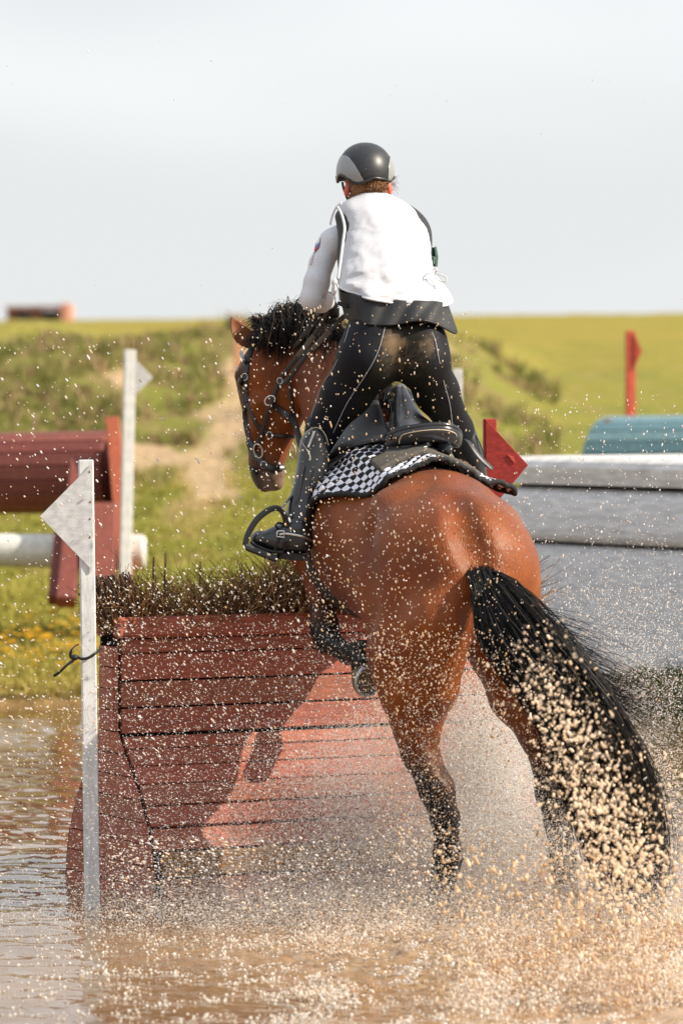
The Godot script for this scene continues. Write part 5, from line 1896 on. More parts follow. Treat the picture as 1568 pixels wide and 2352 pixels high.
	for s in [[46, 55, 6.0], [8, 30, 10.0]]:
		mb = MB.new()
		var pts := PackedVector3Array()
		for j in 15: pts.append(rows[j][int(lerpf(s[0], s[1], sin(j / 14.0 * PI * 0.5)))] + Vector3(0, 0, 0.006))
		if s[0] == 46: mb.tube(pts, PackedFloat32Array([0.002]), 5)
		else: continue
		part("seam", mb, mat(lin(0.015, 0.015, 0.016), 0.6), skirt)
	mb = MB.new()
	mb.box(at(787, 700, 16.0), Basis(Vector3.BACK, -0.35), Vector3(0.045, 0.016, 0.012), 0.004)
	part("strap_tab", mb, mat(lin(0.012, 0.012, 0.013), 0.6), t)
	# ---- white tabard
	rings = outline_rings([
		[775, 651, 1034, 691, 16.06, 0.150, -0.046], [776, 643, 1034, 676, 16.07, 0.150, -0.040], [778, 626, 1018, 654, 16.10, 0.147, -0.03], [780, 606, 999, 630, 16.13, 0.146, -0.02], [783, 580, 991, 596, 16.18, 0.146, -0.01],
		[787, 551, 989, 560, 16.23, 0.142, 0.0], [790, 524, 984, 530, 16.27, 0.133, 0.0], [786, 500, 970, 506, 16.30, 0.120, 0.0], [779, 482, 952, 482, 16.32, 0.105, 0.0], [786, 467, 930, 464, 16.34, 0.09, 0.0], [806, 455, 905, 452, 16.36, 0.072, 0.006], [817, 449, 893, 447, 16.37, 0.062, 0.008]], 96, 2.1)
	rings = dense(rings, 7)
	var wn2 := FastNoiseLite.new()
	wn2.seed = 8
	wn2.frequency = 1.0
	wn2.fractal_octaves = 2
	for r in rings.size():
		var mid := Vector3.ZERO
		for p in rings[r]: mid += p
		mid /= rings[r].size()
		var u := float(r) / rings.size()
		for k in rings[r].size():
			var p: Vector3 = rings[r][k]
			var out := (p - mid) * Vector3(1, 0.2, 1)
			out = out.normalized()
			# drawn-in waist with folds fanning from the ties, shallow creases higher up
			var f := 0.0
			f += 0.011 * wn2.get_noise_2d(p.x * 4.0 + p.y * 3.0, p.y * 17.0 - p.x * 7.0) * (1.0 - smoothstep(0.1, 0.55, u))
			f += 0.006 * wn2.get_noise_2d(p.x * 9.0 + p.y * 5.0 + 40.0, p.y * 5.0 - p.x * 3.0)
			f += 0.013 * exp(-pow((p.y - (2.155 + (p.x - 0.2) * 0.16)) / 0.017, 2.0)) * (1.0 - smoothstep(0.05, 0.24, absf(p.x - 0.2)))
			f -= 0.012 * exp(-pow((p.y - (2.125 + (p.x - 0.2) * 0.15)) / 0.02, 2.0)) * (1.0 - smoothstep(0.05, 0.24, absf(p.x - 0.2)))
			var cr := pow(1.0 - absf(wn2.get_noise_2d(p.x * 3.5 + p.y * 2.0 + 7.0, p.y * 11.0 - p.x * 5.0)) * 2.2, 3.0)
			f += 0.0065 * clampf(cr, 0.0, 1.0) * (0.35 + 0.65 * (1.0 - smoothstep(0.15, 0.6, u)))
			var cr2 := pow(clampf(1.0 - absf(wn2.get_noise_2d(p.x * 10.0 - p.y * 6.0 + 90.0, p.y * 9.0 + p.x * 6.0)) * 2.6, 0, 1), 3.0)
			f += 0.004 * cr2 * (1.0 - smoothstep(0.5, 0.8, u))
			f += 0.010 * sin(p.x * 44.0 + p.y * 12.0) * (1.0 - smoothstep(0.0, 0.16, u)) + 0.007 * sin(p.x * 19.0 - 1.0) * (1.0 - smoothstep(0.0, 0.22, u))
			if p.z > mid.z - 0.05: rings[r][k] = p + out * f * (1.0 - 0.7 * smoothstep(0.75, 1.0, absf(out.x)))
	mb = MB.new()
	mb.loft(rings, false)
	# turn it into cloth with an inside
	var tab := part("tabard", mb, textured(mat(lin(0.68, 0.68, 0.715), 0.8), "cloth", "cloth_n", Vector3(22, 22, 22), 0.25), t)
	mb = MB.new()
	var hemr := PackedVector3Array(rings[0]); hemr.append(rings[0][0])
	mb.tube(hemr, PackedFloat32Array([0.0045]), 6)
	part("hem", mb, white, tab)
	# armhole piping at the left and the neck edge
	mb = MB.new()
	mb.tube(curve([at(774, 475, 16.22), at(784, 492, 16.2), at(791, 522, 16.14), at(788, 551, 16.11), at(782, 598, 16.06), at(776, 640, 16.03)], 24), PackedFloat32Array([0.0055]), 6)
	part("piping", mb, textured(mat(lin(0.66, 0.66, 0.66), 0.8), "", "cloth_n", Vector3(30, 30, 30), 0.6), tab)
	# front panel of the tabard seen past the left shoulder
	mb = MB.new()
	strap_into(mb, curve([at(783, 467, 16.30), at(771, 478, 16.34), at(763, 496, 16.37), at(758, 516, 16.39)], 12), 0.016, 0.004, Vector3(-0.8, 0.4, 0.5))
	part("shoulder_strap", mb, white, tab)
	# knotted ties at both sides
	var cord := textured(mat(lin(0.70, 0.69, 0.67), 0.85), "", "cloth_n", Vector3(40, 40, 40), 0.8)
	mb = MB.new()
	mb.ball(at(768, 650, 16.03), Vector3(0.012, 0.017, 0.012), Basis.IDENTITY, 10, 8)
	mb.tube(curve([at(768, 655, 16.03), at(764, 664, 16.02), at(766, 676, 16.02), at(769, 668, 16.01), at(770, 655, 16.02)], 12), PackedFloat32Array([0.006]), 6)
	mb.tube(curve([at(771, 645, 16.03), at(777, 662, 16.01), at(780, 690, 16.02)], 8), PackedFloat32Array([0.003]), 5)
	part("tie", mb, cord, tab)
	mb = MB.new()
	mb.tube(curve([at(992, 622, 16.06), at(999, 616, 16.02), at(1003, 622, 16.0), at(997, 627, 16.02), at(1006, 630, 16.0), at(1020, 634, 16.0), at(1026, 641, 16.0), at(1020, 648, 16.0), at(1006, 643, 16.02), at(998, 630, 16.03)], 36), PackedFloat32Array([0.0028]), 6)
	part("tie", mb, cord, tab)
	# green card holder on the right upper arm
	mb = MB.new()
	mb.prism(PackedVector3Array([at(980, 568, 16.34), at(997, 566, 16.36), at(1001, 588, 16.38), at(999, 612, 16.38), at(982, 612, 16.36)]), Vector3(0.01, 0, -0.03), 0.003)
	var band := part("armband", mb, textured(mat(lin(0.03, 0.085, 0.065), 0.35), "blotch", "", Vector3(20, 20, 20)), t)
	mb = MB.new()
	mb.prism(PackedVector3Array([at(986, 588, 16.33), at(998, 590, 16.35), at(996, 606, 16.36), at(986, 600, 16.34)]), Vector3(0.002, 0, -0.008), 0.001)
	part("armband_card", mb, mat(lin(0.25, 0.38, 0.36), 0.25), band)
	# ---- boots
	var polish := textured(mat(lin(0.013, 0.014, 0.016), 0.30, {"metallic_specular": 0.6}), "", "leather_n", Vector3(7, 7, 7), 0.2)
	rings = outline_rings([[712, 984, 741, 984, 16.02, 0.03, 0.0], [700, 998, 750, 1002, 16.03, 0.055, 0.0], [690, 1012, 756, 1024, 16.04, 0.066, 0.0], [685, 1040, 755, 1050, 16.04, 0.068, 0.0], [679, 1085, 748, 1095, 16.03, 0.066, 0.0], [668, 1130, 731, 1140, 16.02, 0.060, 0.0], [659, 1170, 721, 1178, 16.0, 0.053, 0.0], [655, 1203, 716, 1210, 15.99, 0.048, 0.0], [652, 1222, 716, 1232, 15.98, 0.050, 0.0]], 40, 2.3)
	mb = MB.new()
	mb.loft(dense(rings, 5))
	var boot := part("boot", mb, polish, t)
	var ft := Blob.new()
	ft.add(at(684, 1215, 15.98), at(690, 1240, 15.98), 0.050, 0.045, 0.03)
	ft.add(at(692, 1244, 15.98), at(640, 1244, 15.97), 0.040, 0.040, 0.03, Vector3(0, 0, 1), 0.9, 1.0)
	ft.add(at(640, 1244, 15.97), at(592, 1236, 15.96), 0.038, 0.027, 0.03, Vector3(0, 0, 1), 1.1, 1.3)
	ft.add(at(675, 1215, 15.98), at(630, 1228, 15.97), 0.038, 0.026, 0.03)
	mb = MB.new()
	ft.net(mb, 0.007)
	part("foot", mb, polish, boot)
	mb = MB.new()
	mb.prism(PackedVector3Array([at(641, 1268, 15.945), at(704, 1276, 15.945), at(694, 1289, 15.945), at(638, 1283, 15.945)]), Vector3(0, 0, -0.07), 0.004)
	part("heel", mb, mat(lin(0.014, 0.013, 0.013), 0.6), boot)
	mb = MB.new()
	mb.tube(curve([at(652, 1268, 15.935), at(620, 1266, 15.93), at(590, 1254, 15.93), at(576, 1244, 15.935)], 12), PackedFloat32Array([0.007]), 6)
	part("sole", mb, mat(lin(0.02, 0.018, 0.016), 0.6), boot)
	var trim := mat(lin(0.42, 0.37, 0.29), 0.5)
	mb = MB.new()
	mb.tube(curve([at(691, 1010, 15.985), at(700, 996, 15.978), at(714, 985, 15.985), at(728, 982, 15.985), at(741, 990, 15.98), at(749, 1004, 15.982), at(754, 1022, 15.99)], 26), PackedFloat32Array([0.0022]), 6)
	part("trim", mb, trim, boot)
	mb = MB.new()
	mb.tube(curve([at(690, 1012, 15.985), at(700, 1026, 15.974), at(709, 1040, 15.97), at(712, 1052, 15.968), at(711, 1058, 15.968)], 18), PackedFloat32Array([0.0026]), 6)
	part("trim", mb, trim, boot)
	for line in [[[698, 1070], [690, 1120], [681, 1165], [676, 1200]], [[722, 1075], [713, 1120], [703, 1165], [695, 1205]], [[684, 1140], [676, 1170], [671, 1200]], [[716, 1140], [706, 1170], [699, 1204]]]:
		var pts := []
		for q in line: pts.append(at(q[0], q[1], 15.974 - 0.0001 * (q[1] - 1070)) + Vector3(0, 0, 0.008))
		mb = MB.new()
		mb.tube(curve(pts, 16), PackedFloat32Array([0.003]), 6)
		part("boot_seam", mb, polish, boot)
	mb = MB.new()
	mb.prism(PackedVector3Array([at(719.5, 991, 15.962), at(724.5, 990, 15.962), at(710, 1028, 15.958), at(705, 1027, 15.958)]), Vector3(0, 0, -0.01), 0.0005)
	var tag_m := mat(lin(0.50, 0.51, 0.53), 0.35, {"metallic": 0.3})
	var badge := part("badge", mb, tag_m, boot)
	var tm := TextMesh.new()
	tm.text = "S U O R R E V"
	var fnt := SystemFont.new()
	fnt.font_names = PackedStringArray(["Droid Sans"])
	tm.font = fnt
	tm.font_size = 16
	tm.pixel_size = 0.00034
	tm.depth = 0.0006
	var letters := MeshInstance3D.new()
	letters.mesh = tm
	letters.material_override = M.black
	put(letters, "lettering", badge)
	letters.position = at(714.7, 1009, 15.957) - origin_of(badge)
	letters.rotation = Vector3(0, 0, deg_to_rad(68.5))
	# round emblem on the ankle
	mb = MB.new()
	mb.ball(at(699, 1227, 15.925), Vector3(0.011, 0.011, 0.004), Basis.IDENTITY, 16, 6)
	var em := part("emblem", mb, M.black, boot)
	mb = MB.new()
	mb.prism(PackedVector3Array([at(696.5, 1228, 15.92), at(701, 1223, 15.92), at(702, 1229, 15.92), at(699, 1226.5, 15.92)]), Vector3(0, 0, 0.0015), 0.0002)
	part("emblem_mark", mb, steel, em)
	# spur and its strap
	mb = MB.new()
	strap_into(mb, curve([at(642, 1228, 15.915), at(656, 1226, 15.915), at(680, 1229, 15.917), at(700, 1234, 15.925), at(713, 1240, 15.94), at(722, 1242, 15.955)], 20), 0.008, 0.004, Vector3(0, 0, 1))
	var spur := part("spur", mb, steel, boot)
	mb = ring_tube(at(726, 1242, 15.955), Vector3(0.0095, 0, 0), Vector3(0, 0.0095, 0), 0.0032, 14)
	part("rowel", mb, steel, spur)
	mb = MB.new()
	for q in [[637, 1220, 652, 1219], [652, 1219, 653, 1234], [653, 1234, 636, 1233], [636, 1233, 637, 1220]]:
		mb.tube(PackedVector3Array([at(q[0], q[1], 15.912), at(q[2], q[3], 15.912)]), PackedFloat32Array([0.0032]), 6)
	part("spur_buckle", mb, steel, spur)
	flat_strap([at(645, 1227, 15.916), at(640, 1240, 15.918), at(634, 1255, 15.922), at(632, 1266, 15.93)], 0.012, 0.005, M.black, boot, "spur_strap", Vector3(0, 0, 1))
	mb = MB.new()
	mb.tube(curve([at(645, 1216, 15.95), at(636, 1212, 15.94), at(633, 1206, 15.94), at(640, 1201, 15.94), at(650, 1204, 15.95)], 14), PackedFloat32Array([0.0045]), 6)
	part("lace_loop", mb, M.black, boot)
	# right boot
	rings = outline_rings([[1050, 978, 1078, 968, 16.26, 0.03, 0.0], [1046, 1000, 1090, 985, 16.27, 0.055, 0.0], [1052, 1030, 1102, 1018, 16.28, 0.062, 0.0], [1066, 1075, 1114, 1065, 16.3, 0.062, 0.0], [1080, 1130, 1122, 1122, 16.31, 0.056, 0.0], [1094, 1190, 1132, 1184, 16.31, 0.046, 0.0], [1098, 1215, 1140, 1212, 16.3, 0.048, 0.0]], 40, 2.3)
	mb = MB.new()
	mb.loft(dense(rings, 5))
	boot = part("boot", mb, polish, t)
	mb = MB.new()
	mb.tube(curve([at(1072, 970, 16.22), at(1066, 982, 16.21), at(1060, 1000, 16.21), at(1052, 1008, 16.22)], 12), PackedFloat32Array([0.0024]), 6)
	part("trim", mb, trim, boot)
	mb = MB.new()
	mb.tube(curve([at(1092, 1000, 16.235), at(1102, 1020, 16.235), at(1110, 1045, 16.245), at(1114, 1072, 16.26)], 12), PackedFloat32Array([0.0024]), 6)
	part("trim", mb, M.black, boot)
	var ft2 := Blob.new()
	ft2.add(at(1120, 1215, 16.3), at(1128, 1235, 16.3), 0.05, 0.045, 0.03)
	ft2.add(at(1128, 1235, 16.3), at(1120, 1240, 16.48), 0.04, 0.028, 0.03)
	mb = MB.new()
	ft2.net(mb, 0.008)
	part("foot", mb, polish, boot)
	build_helmet(t)

func build_helmet(t: Node3D) -> void:
	var C := at(838.5, 398, 16.41)
	var RX := px(65.8, 16.41); var RY := px(70.5, 16.41); var RZ := 0.132
	var brim_pts := [[773.0, 418.0], [780.0, 402.5], [788.0, 406.0], [799.5, 415.0], [812.0, 422.0], [820.7, 424.0], [830.0, 422.5], [839.0, 419.0], [858.0, 412.0], [880.0, 414.0], [897.0, 418.0], [904.0, 408.0]]
	var bottom := func(th: float) -> float:
		# how far the edge hangs below the centre
		var x := 838.5 + cos(th) * 65.8
		if sin(th) < 0.0: return px(8.0, 16.41)
		for k in brim_pts.size() - 1:
			if x <= brim_pts[k + 1][0]:
				return px(lerpf(brim_pts[k][1], brim_pts[k + 1][1], smoothstep(0.0, 1.0, clampf((x - brim_pts[k][0]) / (brim_pts[k + 1][0] - brim_pts[k][0]), 0, 1))) - 398.0, 16.41)
		return px(10.0, 16.41)
	var shell := func(th: float, psi: float, grow: float) -> Vector3:
		var s := pow(sin(psi), 0.92)
		return C + Vector3(cos(th) * s * (RX + grow), cos(psi) * (RY + grow), sin(th) * s * (RZ + grow))
	var rings := []
	var m := 72
	var edge := PackedVector3Array()
	for r in 25:
		var ring := PackedVector3Array()
		for k in m:
			var th := TAU * k / m
			var most := acos(clampf(-bottom.call(th) / RY, -1, 1))
			ring.append(shell.call(th, maxf(most * r / 24.0, 0.002), 0.0))
		rings.append(ring)
		if r == 24: edge = ring
	var mb := MB.new()
	mb.loft(rings)
	var h := part("helmet", mb, textured(mat(lin(0.026, 0.027, 0.031), 0.42, {"metallic_specular": 0.5}), "blotch", "leather_n", Vector3(6, 6, 6), 0.08), t)
	edge.append(edge[0])
	mb = MB.new()
	mb.tube(edge, PackedFloat32Array([0.0062]), 8)
	part("rim", mb, mat(lin(0.022, 0.023, 0.025), 0.35), h)
	var silver := mat(lin(0.30, 0.31, 0.315), 0.38, {"metallic": 0.25})
	for side in 2:
		var rows := []
		for r in 23:
			var y := lerpf(358.5, 424.0, r / 22.0)
			var psi := acos(clampf((398.0 - y) * 16.41 / FPX / RY, -1, 1))
			var line := PackedVector3Array()
			var bx: float
			if side == 0:
				var tab := [[358.5, 787.0], [361.0, 796.0], [365.5, 802.0], [383.0, 814.5], [403.0, 825.7], [414.0, 832.0], [424.0, 838.0]]
				bx = 838.0
				for k in 6:
					if y <= tab[k + 1][0]:
						bx = lerpf(tab[k][1], tab[k + 1][1], (y - tab[k][0]) / (tab[k + 1][0] - tab[k][0])); break
			else: bx = lerpf(893.5, 890.0, clampf((y - 365.0) / 45.0, 0, 1)) + 8.0 * pow(clampf((366.0 - y) / 8.0, 0, 1), 2.0)
			var s := pow(sin(psi), 0.92)
			var th0 := acos(clampf((bx - 838.5) / (65.8 * s), -0.999, 0.999))
			var th1 := PI + 1.1 if side == 0 else -1.1
			if side == 0 and r < 3: th1 = lerpf(th0 + 0.1, PI + 1.1, r / 3.0)
			for k in 21:
				var th := lerpf(th0, th1, k / 20.0)
				var most := acos(clampf(-bottom.call(th) / RY, -1, 1))
				line.append(shell.call(th, minf(psi, most - 0.02), 0.0015))
			rows.append(line)
		mb = MB.new()
		mb.sheet(rows, 0.002, Vector3(-1, 0, 0.4) if side == 0 else Vector3(1, 0, 0.3))
		part("side_panel", mb, silver, h)
	# harness straps
	for q in [[[786, 418, 16.36], [789, 433, 16.36], [798, 458, 16.38]], [[816, 424, 16.335], [815, 440, 16.335], [810, 456, 16.36]], [[886, 420, 16.36], [887, 433, 16.36], [884, 446, 16.38]]]:
		var pts := []
		for w in q: pts.append(at(w[0], w[1], w[2]))
		flat_strap(pts, 0.010, 0.004, M.black, h, "harness_strap", Vector3(-0.3, 0, 1))
	flat_strap([at(812, 424, 16.34), at(811, 436, 16.34), at(806, 448, 16.36), at(799, 460, 16.38)], 0.013, 0.005, mat(lin(0.30, 0.115, 0.045), 0.6), h, "chin_strap", Vector3(-0.3, 0, 1))
	# hair: swept to a knot below the rim
	var hb := Blob.new()
	hb.add(at(826, 428, 16.37), at(832, 446, 16.38), 0.050, 0.038, 0.03)
	hb.add(at(862, 428, 16.345), at(866, 440, 16.35), 0.040, 0.030, 0.03)
	mb = MB.new()
	hb.net(mb, 0.007)
	var hm := mat(Color.WHITE, 0.5, {"vertex_color_use_as_albedo": true})
	for k in mb.c.size(): mb.c[k] = Color(0.11, 0.052, 0.024)
	var ids := hb.all()
	for k in 900:
		var x := rng.randf_range(812, 886); var y := rng.randf_range(420, 446)
		var p := snap(hb, ids, x, y, 0.001, 15.9)
		if p.z < -16.6: continue
		var c := Color(0.13, 0.06, 0.026).lerp(Color(0.40, 0.20, 0.085), rng.randf())
		var knot := x > 842
		var pts := []
		if knot:
			var an := atan2(-(y - 433), x - 864) + PI * 0.5
			for j in 5:
				var a2 := an + (j - 2) * 0.5
				pts.append(p + Vector3(cos(a2), sin(a2), 0) * 0.012 - Vector3(cos(an), sin(an), 0) * 0.012 + Vector3(0, 0, 0.006 + 0.003 * sin(j * 1.7 + x)))
		else:
			pts = [p + Vector3(-0.012, -0.012, -0.002), p + Vector3(0, 0, 0.003), p + Vector3(0.014, 0.012, -0.001)]
		strand(mb, curve(pts, 6), 0.0014, c)
	for k in 46:
		var p := at(rng.randf_range(890, 902), rng.randf_range(405, 440), 16.38)
		strand(mb, curve([p, p + Vector3(0.012, 0.004, 0), p + Vector3(rng.randf_range(0.012, 0.035), rng.randf_range(-0.03, 0.025), 0.0)], 6), 0.0005, Color(0.16, 0.08, 0.04))
	var hair := part("hair", mb, hm, t)
	hair.set_meta("kind", "stuff")

# ---------------------------------------------------------------- spray thrown up by the horse
func drop_mesh(level: int, bumpy: float, seed_n: int) -> ArrayMesh:
	var st := FastNoiseLite.new()
	st.seed = seed_n
	st.frequency = 0.9
	var vs := [Vector3.UP, Vector3.DOWN, Vector3.LEFT, Vector3.RIGHT, Vector3.FORWARD, Vector3.BACK]
	var fs := []
	for a in [0, 1]:
		for q in [[2, 4], [4, 3], [3, 5], [5, 2]]: fs.append([vs[a], vs[q[0]], vs[q[1]]])
	for l in level:
		var nf := []
		for f in fs:
			var a: Vector3 = ((f[0] + f[1]) * 0.5).normalized(); var b: Vector3 = ((f[1] + f[2]) * 0.5).normalized(); var c: Vector3 = ((f[2] + f[0]) * 0.5).normalized()
			nf.append_array([[f[0], a, c], [a, f[1], b], [c, b, f[2]], [a, b, c]])
		fs = nf
	var mb := MB.new()
	var index := {}
	for f in fs:
		var id := []
		for p in f:
			var key: Vector3 = p.snapped(Vector3.ONE * 0.001)
			if not index.has(key):
				var r: float = 1.0 + bumpy * st.get_noise_3dv(p * 1.6) * 2.0
				index[key] = mb.vert(p * r)
			id.append(index[key])
		var fn: Vector3 = (mb.v[id[2]] - mb.v[id[0]]).cross(mb.v[id[1]] - mb.v[id[0]])
		if fn.dot(mb.v[id[0]]) > 0.0: mb.tri(id[0], id[1], id[2])
		else: mb.tri(id[0], id[2], id[1])
	for k in mb.v.size(): mb.n[k] = mb.v[k].normalized()
	if bumpy > 0.0:
		mb.n.fill(Vector3.ZERO)
		mb.smooth(0, 0)
	return mb.mesh()

func clot_mesh(n: int) -> ArrayMesh:
	# a few drops still joined by threads
	var b := Blob.new()
	var p := Vector3(rng.randf() - 0.5, -0.7, 0)
	for k in n:
		var q := p + Vector3(rng.randfn(0, 0.5), rng.randf_range(0.15, 0.65), rng.randfn(0, 0.35))
		b.add(p, q, rng.randf_range(0.10, 0.42), rng.randf_range(0.10, 0.34), 0.25)
		p = q if rng.randf() < 0.7 else p
	var mb := MB.new()
	b.net(mb, 0.13)
	return mb.mesh()

func drop_basis(r: float, stretch: float, dir: Vector3) -> Basis:
	var y := dir.normalized()
	var x := y.cross(Vector3(0.31, 0.2, 0.93)).normalized()
	return Basis(x * r, y * r * stretch, x.cross(y) * r)

func build_splash() -> void:
	var clear := mat(Color.WHITE, 0.12, {"vertex_color_use_as_albedo": true, "metallic_specular": 0.6, "backlight_enabled": true, "backlight": Color(0.9, 0.9, 0.9)})
	var items := []
	var origin := at(1080, 2080, 15.6)
	# fine spray: [x, y, spread x, spread y, distance, spread, count, warm]
	var clouds := [
		[1110, 1790, 70, 120, 16.02, 0.13, 90000, 0.0], [1120, 1960, 120, 70, 15.75, 0.18, 70000, 0.1], [860, 1850, 115, 140, 16.0, 0.12, 59000, 0.1], [660, 1990, 190, 70, 15.62, 0.2, 14000, 0.3],
		[900, 2065, 350, 34, 15.35, 0.3, 44000, 0.35], [800, 2120, 420, 40, 14.95, 0.35, 42000, 0.4], [1300, 2150, 200, 50, 14.6, 0.4, 20000, 0.5], [1430, 1780, 90, 190, 16.55, 0.18, 30000, 0.15], [1470, 2060, 110, 60, 15.2, 0.4, 16000, 0.3], [1450, 1960, 100, 110, 15.65, 0.2, 16000, 0.2], [980, 1800, 60, 140, 15.1, 0.1, 2600, 0.5], [1280, 1880, 60, 130, 15.3, 0.15, 4200, 0.6],
		[420, 1880, 190, 140, 15.4, 0.3, 5000, 0.1], [1460, 1520, 120, 140, 15.7, 0.4, 5200, 0.1], [1000, 1640, 120, 140, 15.95, 0.2, 9000, 0.2]]
	for c in clouds:
		for k in c[6]:
			var x: float = c[0] + rng.randfn(0, c[2]); var y: float = c[1] + rng.randfn(0, c[3])
			if x < -40 or x > 1620 or y > 2270 or y < 700: continue
			var p := at(x, y, c[4] + rng.randfn(0, c[5]))
			if p.y < 0.005: continue
			var warm := clampf(c[7] + rng.randfn(0, 0.25), 0, 1)
			var r := (0.0011 + 0.0012 * pow(rng.randf(), 3.0)) * (1.15 if c[6] > 60000 else 1.0)
			items.append([p, r, Color(0.985, 0.975, 0.965).lerp(Color(0.82, 0.66, 0.50), warm), drop_basis(r, 1.0 + rng.randf() * 0.8, p - origin + Vector3(0, 0.2, 0))])
	scatter("fine_spray", drop_mesh(0, 0.0, 1), clear, items, "fine white and beige spray hanging between and behind the horse's legs", "water spray")
	# separate drops all round
	items = []
	var zones := [
		# x0, x1, y0, y1, d0, d1, count, least, most, warm
		[0, 760, 760, 1300, 14.6, 16.6, 620, 0.0016, 0.0042, 0.3], [0, 700, 1300, 1760, 14.6, 15.7, 900, 0.0015, 0.004, 0.35], [0, 250, 1600, 2060, 14.6, 15.8, 600, 0.0014, 0.0036, 0.4],
		[230, 860, 1430, 2020, 14.7, 15.5, 7500, 0.0007, 0.0023, 0.12], [520, 1000, 1650, 2060, 14.8, 15.5, 4500, 0.0008, 0.0026, 0.2], [700, 1200, 1150, 1650, 14.5, 15.1, 1500, 0.0012, 0.0034, 0.55],
		[700, 1100, 700, 1150, 14.9, 15.7, 420, 0.0012, 0.0034, 0.75], [860, 1180, 1450, 1980, 14.6, 15.05, 3000, 0.0013, 0.0036, 0.7], [540, 760, 700, 1300, 15.0, 16.4, 330, 0.0013, 0.0034, 0.4],
		[1180, 1568, 900, 1400, 15.0, 16.6, 620, 0.0014, 0.0034, 0.2], [1240, 1568, 1350, 1800, 14.8, 16.2, 1500, 0.0013, 0.0034, 0.25], [0, 1568, 60, 760, 15.2, 17.0, 120, 0.0010, 0.0024, 0.6],
		[250, 1000, 1920, 2130, 14.6, 15.4, 2600, 0.0015, 0.0046, 0.4], [900, 1500, 1900, 2250, 14.2, 15.2, 2200, 0.002, 0.006, 0.6], [200, 760, 1300, 1440, 15.3, 15.9, 500, 0.0013, 0.003, 0.2]]
	for z in zones:
		for k in z[6]:
			var x := rng.randf_range(z[0], z[1]); var y := rng.randf_range(z[2], z[3])
			var p := at(x, y, rng.randf_range(z[4], z[5]))
			if p.y < 0.01: continue
			var r: float = lerpf(z[7], z[8], pow(rng.randf(), 2.6))
			var warm := clampf(z[9] + rng.randfn(0, 0.3), 0, 1)
			items.append([p, r, Color(0.90, 0.90, 0.90).lerp(Color(0.78, 0.56, 0.33), warm), drop_basis(r, 1.0 + rng.randf() * rng.randf() * 2.6, p - origin + Vector3(rng.randfn(0, 0.2), 0.2, rng.randfn(0, 0.2)))])
	scatter("water_drops", drop_mesh(1, 0.0, 1), clear, items, "separate bright water drops flying all round horse and fence", "water drops")
	# muddy blobs flung up along the tail
	var mud := mat(Color.WHITE, 0.22, {"vertex_color_use_as_albedo": true, "metallic_specular": 0.5, "backlight_enabled": true, "backlight": Color(0.8, 0.8, 0.8)})
	var sets := [[], [], []]
	for k in 12500:
		var t := pow(rng.randf(), 0.7)
		var x := lerpf(1175, 1455, pow(t, 0.82)) + rng.randfn(0, lerpf(42, 84, t)); var y := lerpf(1490, 2060, t) + rng.randfn(0, 55)
		if k > 11000: x = rng.randf_range(1180, 1600); y = rng.randf_range(1700, 2200)
		if x < lerpf(1170, 1385, pow(t, 0.9)) and rng.randf() < 0.6: continue
		# they hang together in threads and clots
		if wn.get_noise_2d(x * 0.11, y * 0.11) < rng.randf_range(-0.35, 0.25): continue
		var p := at(x, y, rng.randf_range(12.0, 14.2))
		var r := lerpf(0.0008, 0.0058, pow(rng.randf(), 3.4)) * lerpf(0.8, 1.1, t)
		var c := Color(0.98, 0.86, 0.72).lerp(Color(0.95, 0.72, 0.47), clampf(rng.randf() * 0.7 + t * 0.3, 0, 1))
		sets[k % 3].append([p, r, c, drop_basis(r, 0.9 + 1.3 * pow(rng.randf(), 2.0), Vector3(rng.randfn(0, 0.6), 1, rng.randfn(0, 0.5)))])
	for k in 2600:
		var x := rng.randf_range(1000, 1590); var y := rng.randf_range(1950, 2300)
		if wn.get_noise_2d(x * 0.07, y * 0.07) < rng.randf_range(-0.2, 0.3): continue
		var p := at(x, y, rng.randf_range(12.4, 14.2))
		if p.y < 0.0: continue
		var r := lerpf(0.0016, 0.0075, pow(rng.randf(), 3.0))
		sets[k % 3].append([p, r, Color(0.90, 0.70, 0.46).lerp(Color(0.62, 0.38, 0.18), rng.randf() * rng.randf()), drop_basis(r, 1.0 + 2.0 * pow(rng.randf(), 2.0), Vector3(rng.randfn(0, 0.7), 1, rng.randfn(0, 0.5)))])
	for k in 3:
		scatter("muddy_drops", clot_mesh(4) if k < 1 else drop_mesh(2, 0.18, 7 + k), mud, sets[k], "sandy beige blobs of muddy water flung up in front of the tail", "muddy water")
	# heaps of thrown-up muddy water at the lower right, each a cloud of drops standing on the surface
	items = []
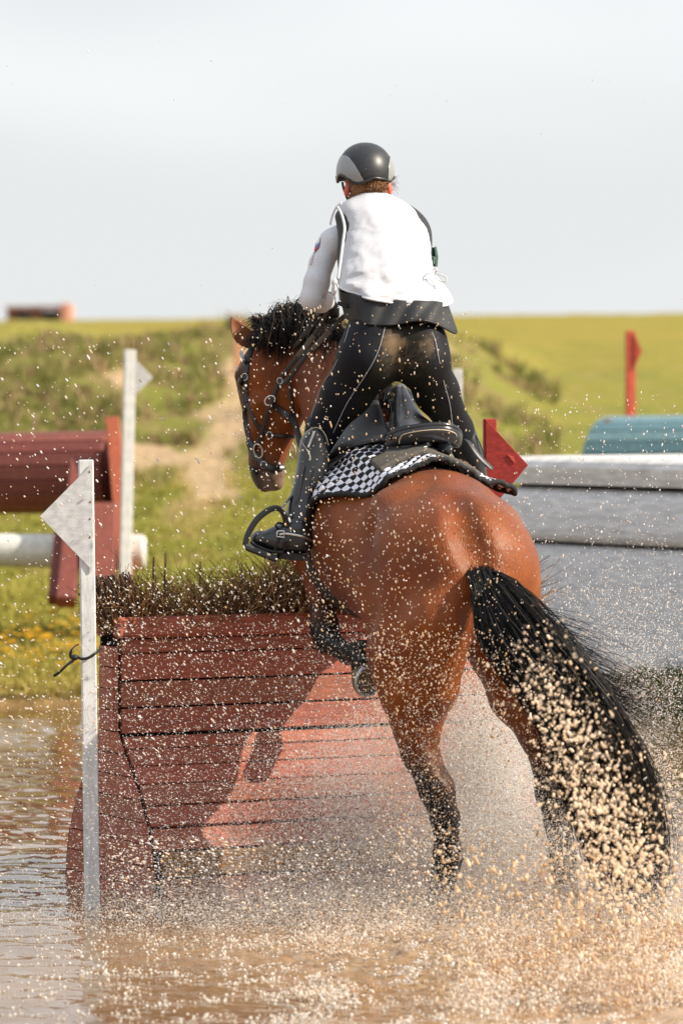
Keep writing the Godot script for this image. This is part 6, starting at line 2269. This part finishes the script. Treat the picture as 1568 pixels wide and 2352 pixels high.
	for h in 90:
		var x := rng.randf_range(1080, 1600) if h < 70 else rng.randf_range(700, 1150)
		var y := rng.randf_range(2110, 2345)
		var d := 1.93 * FPX / (y - 900.0)
		var o := Vector3((x - 784.0) / FPX * d, 0, -d)
		var wide := rng.randf_range(0.03, 0.11); var tall := rng.randf_range(0.02, 0.09) * (1.0 if h < 70 else 0.5)
		var lean := Vector3(rng.randfn(0, 0.6), 1, rng.randfn(0, 0.3))
		var tone := rng.randf()
		for k in int(wide * tall * 90000.0) + 60:
			var up := absf(rng.randfn(0, 1.0)) * tall
			var p := o + Vector3(rng.randfn(0, wide), 0, rng.randfn(0, wide * 0.8)) * (1.0 - minf(up / tall * 0.25, 0.7)) + lean * up
			p.y = maxf(p.y, 0.0) + water_y(p.x, -p.z)
			var r := lerpf(0.0009, 0.0052, pow(rng.randf(), 3.5))
			items.append([p, r, Color(0.60, 0.36, 0.17).lerp(Color(0.97, 0.90, 0.80), clampf(tone + rng.randfn(0, 0.25), 0, 1)), drop_basis(r, 0.9 + rng.randf(), lean)])
	scatter("splash_crowns", drop_mesh(1, 0.15, 3), mud, items, "tumbling sandy water breaking up in the splash at the lower right", "splash")
	# froth and flecks on the churned surface
	items = []
	for k in 60000:
		var x := rng.randfn(0.45, 0.75); var d := rng.randf_range(12.4, 15.5)
		if wn.get_noise_2d(x * 9.0 + 140.0, d * 5.0) < rng.randf_range(-0.15, 0.5): continue
		var r := 0.0010 + 0.0046 * pow(rng.randf(), 4.0)
		items.append([Vector3(x, water_y(x, d) + r * rng.randf_range(0.2, 3.0), -d), r, Color(0.92, 0.90, 0.87).lerp(Color(0.75, 0.58, 0.40), rng.randf() * 0.6), drop_basis(r, 1.0, Vector3.UP)])
	for k in 1500:
		var x := rng.randf_range(-1.1, 0.2); var d := rng.randf_range(12.6, 15.4)
		if wn.get_noise_2d(x * 5.0 + 40.0, d * 4.0) < 0.05: continue
		var r := 0.001 + 0.003 * pow(rng.randf(), 3.0)
		items.append([Vector3(x, water_y(x, d) + r, -d), r, Color(0.92, 0.90, 0.87), drop_basis(r, 1.0, Vector3.UP)])
	scatter("water_froth", drop_mesh(1, 0.0, 1), clear, items, "white froth and flecks on the churned brown water in front", "froth")
	# mist of the finest spray
	var puffs := [[1112, 1800, 16.15, 0.34, 0.9, 0.26, 0.4]]
	for q in puffs:
		var f := FogVolume.new()
		f.shape = RenderingServer.FOG_VOLUME_SHAPE_ELLIPSOID
		f.size = Vector3(q[3], q[4], q[5])
		var fm := FogMaterial.new()
		fm.albedo = Color(0.97, 0.94, 0.90)
		fm.density = q[6]
		f.material = fm
		put(f, "spray_mist", self)
		f.position = at(q[0], q[1], q[2])
		tag(f, "pale mist of fine spray hanging round the horse's hind legs", "mist", "puffs of spray mist")
		f.set_meta("kind", "stuff")
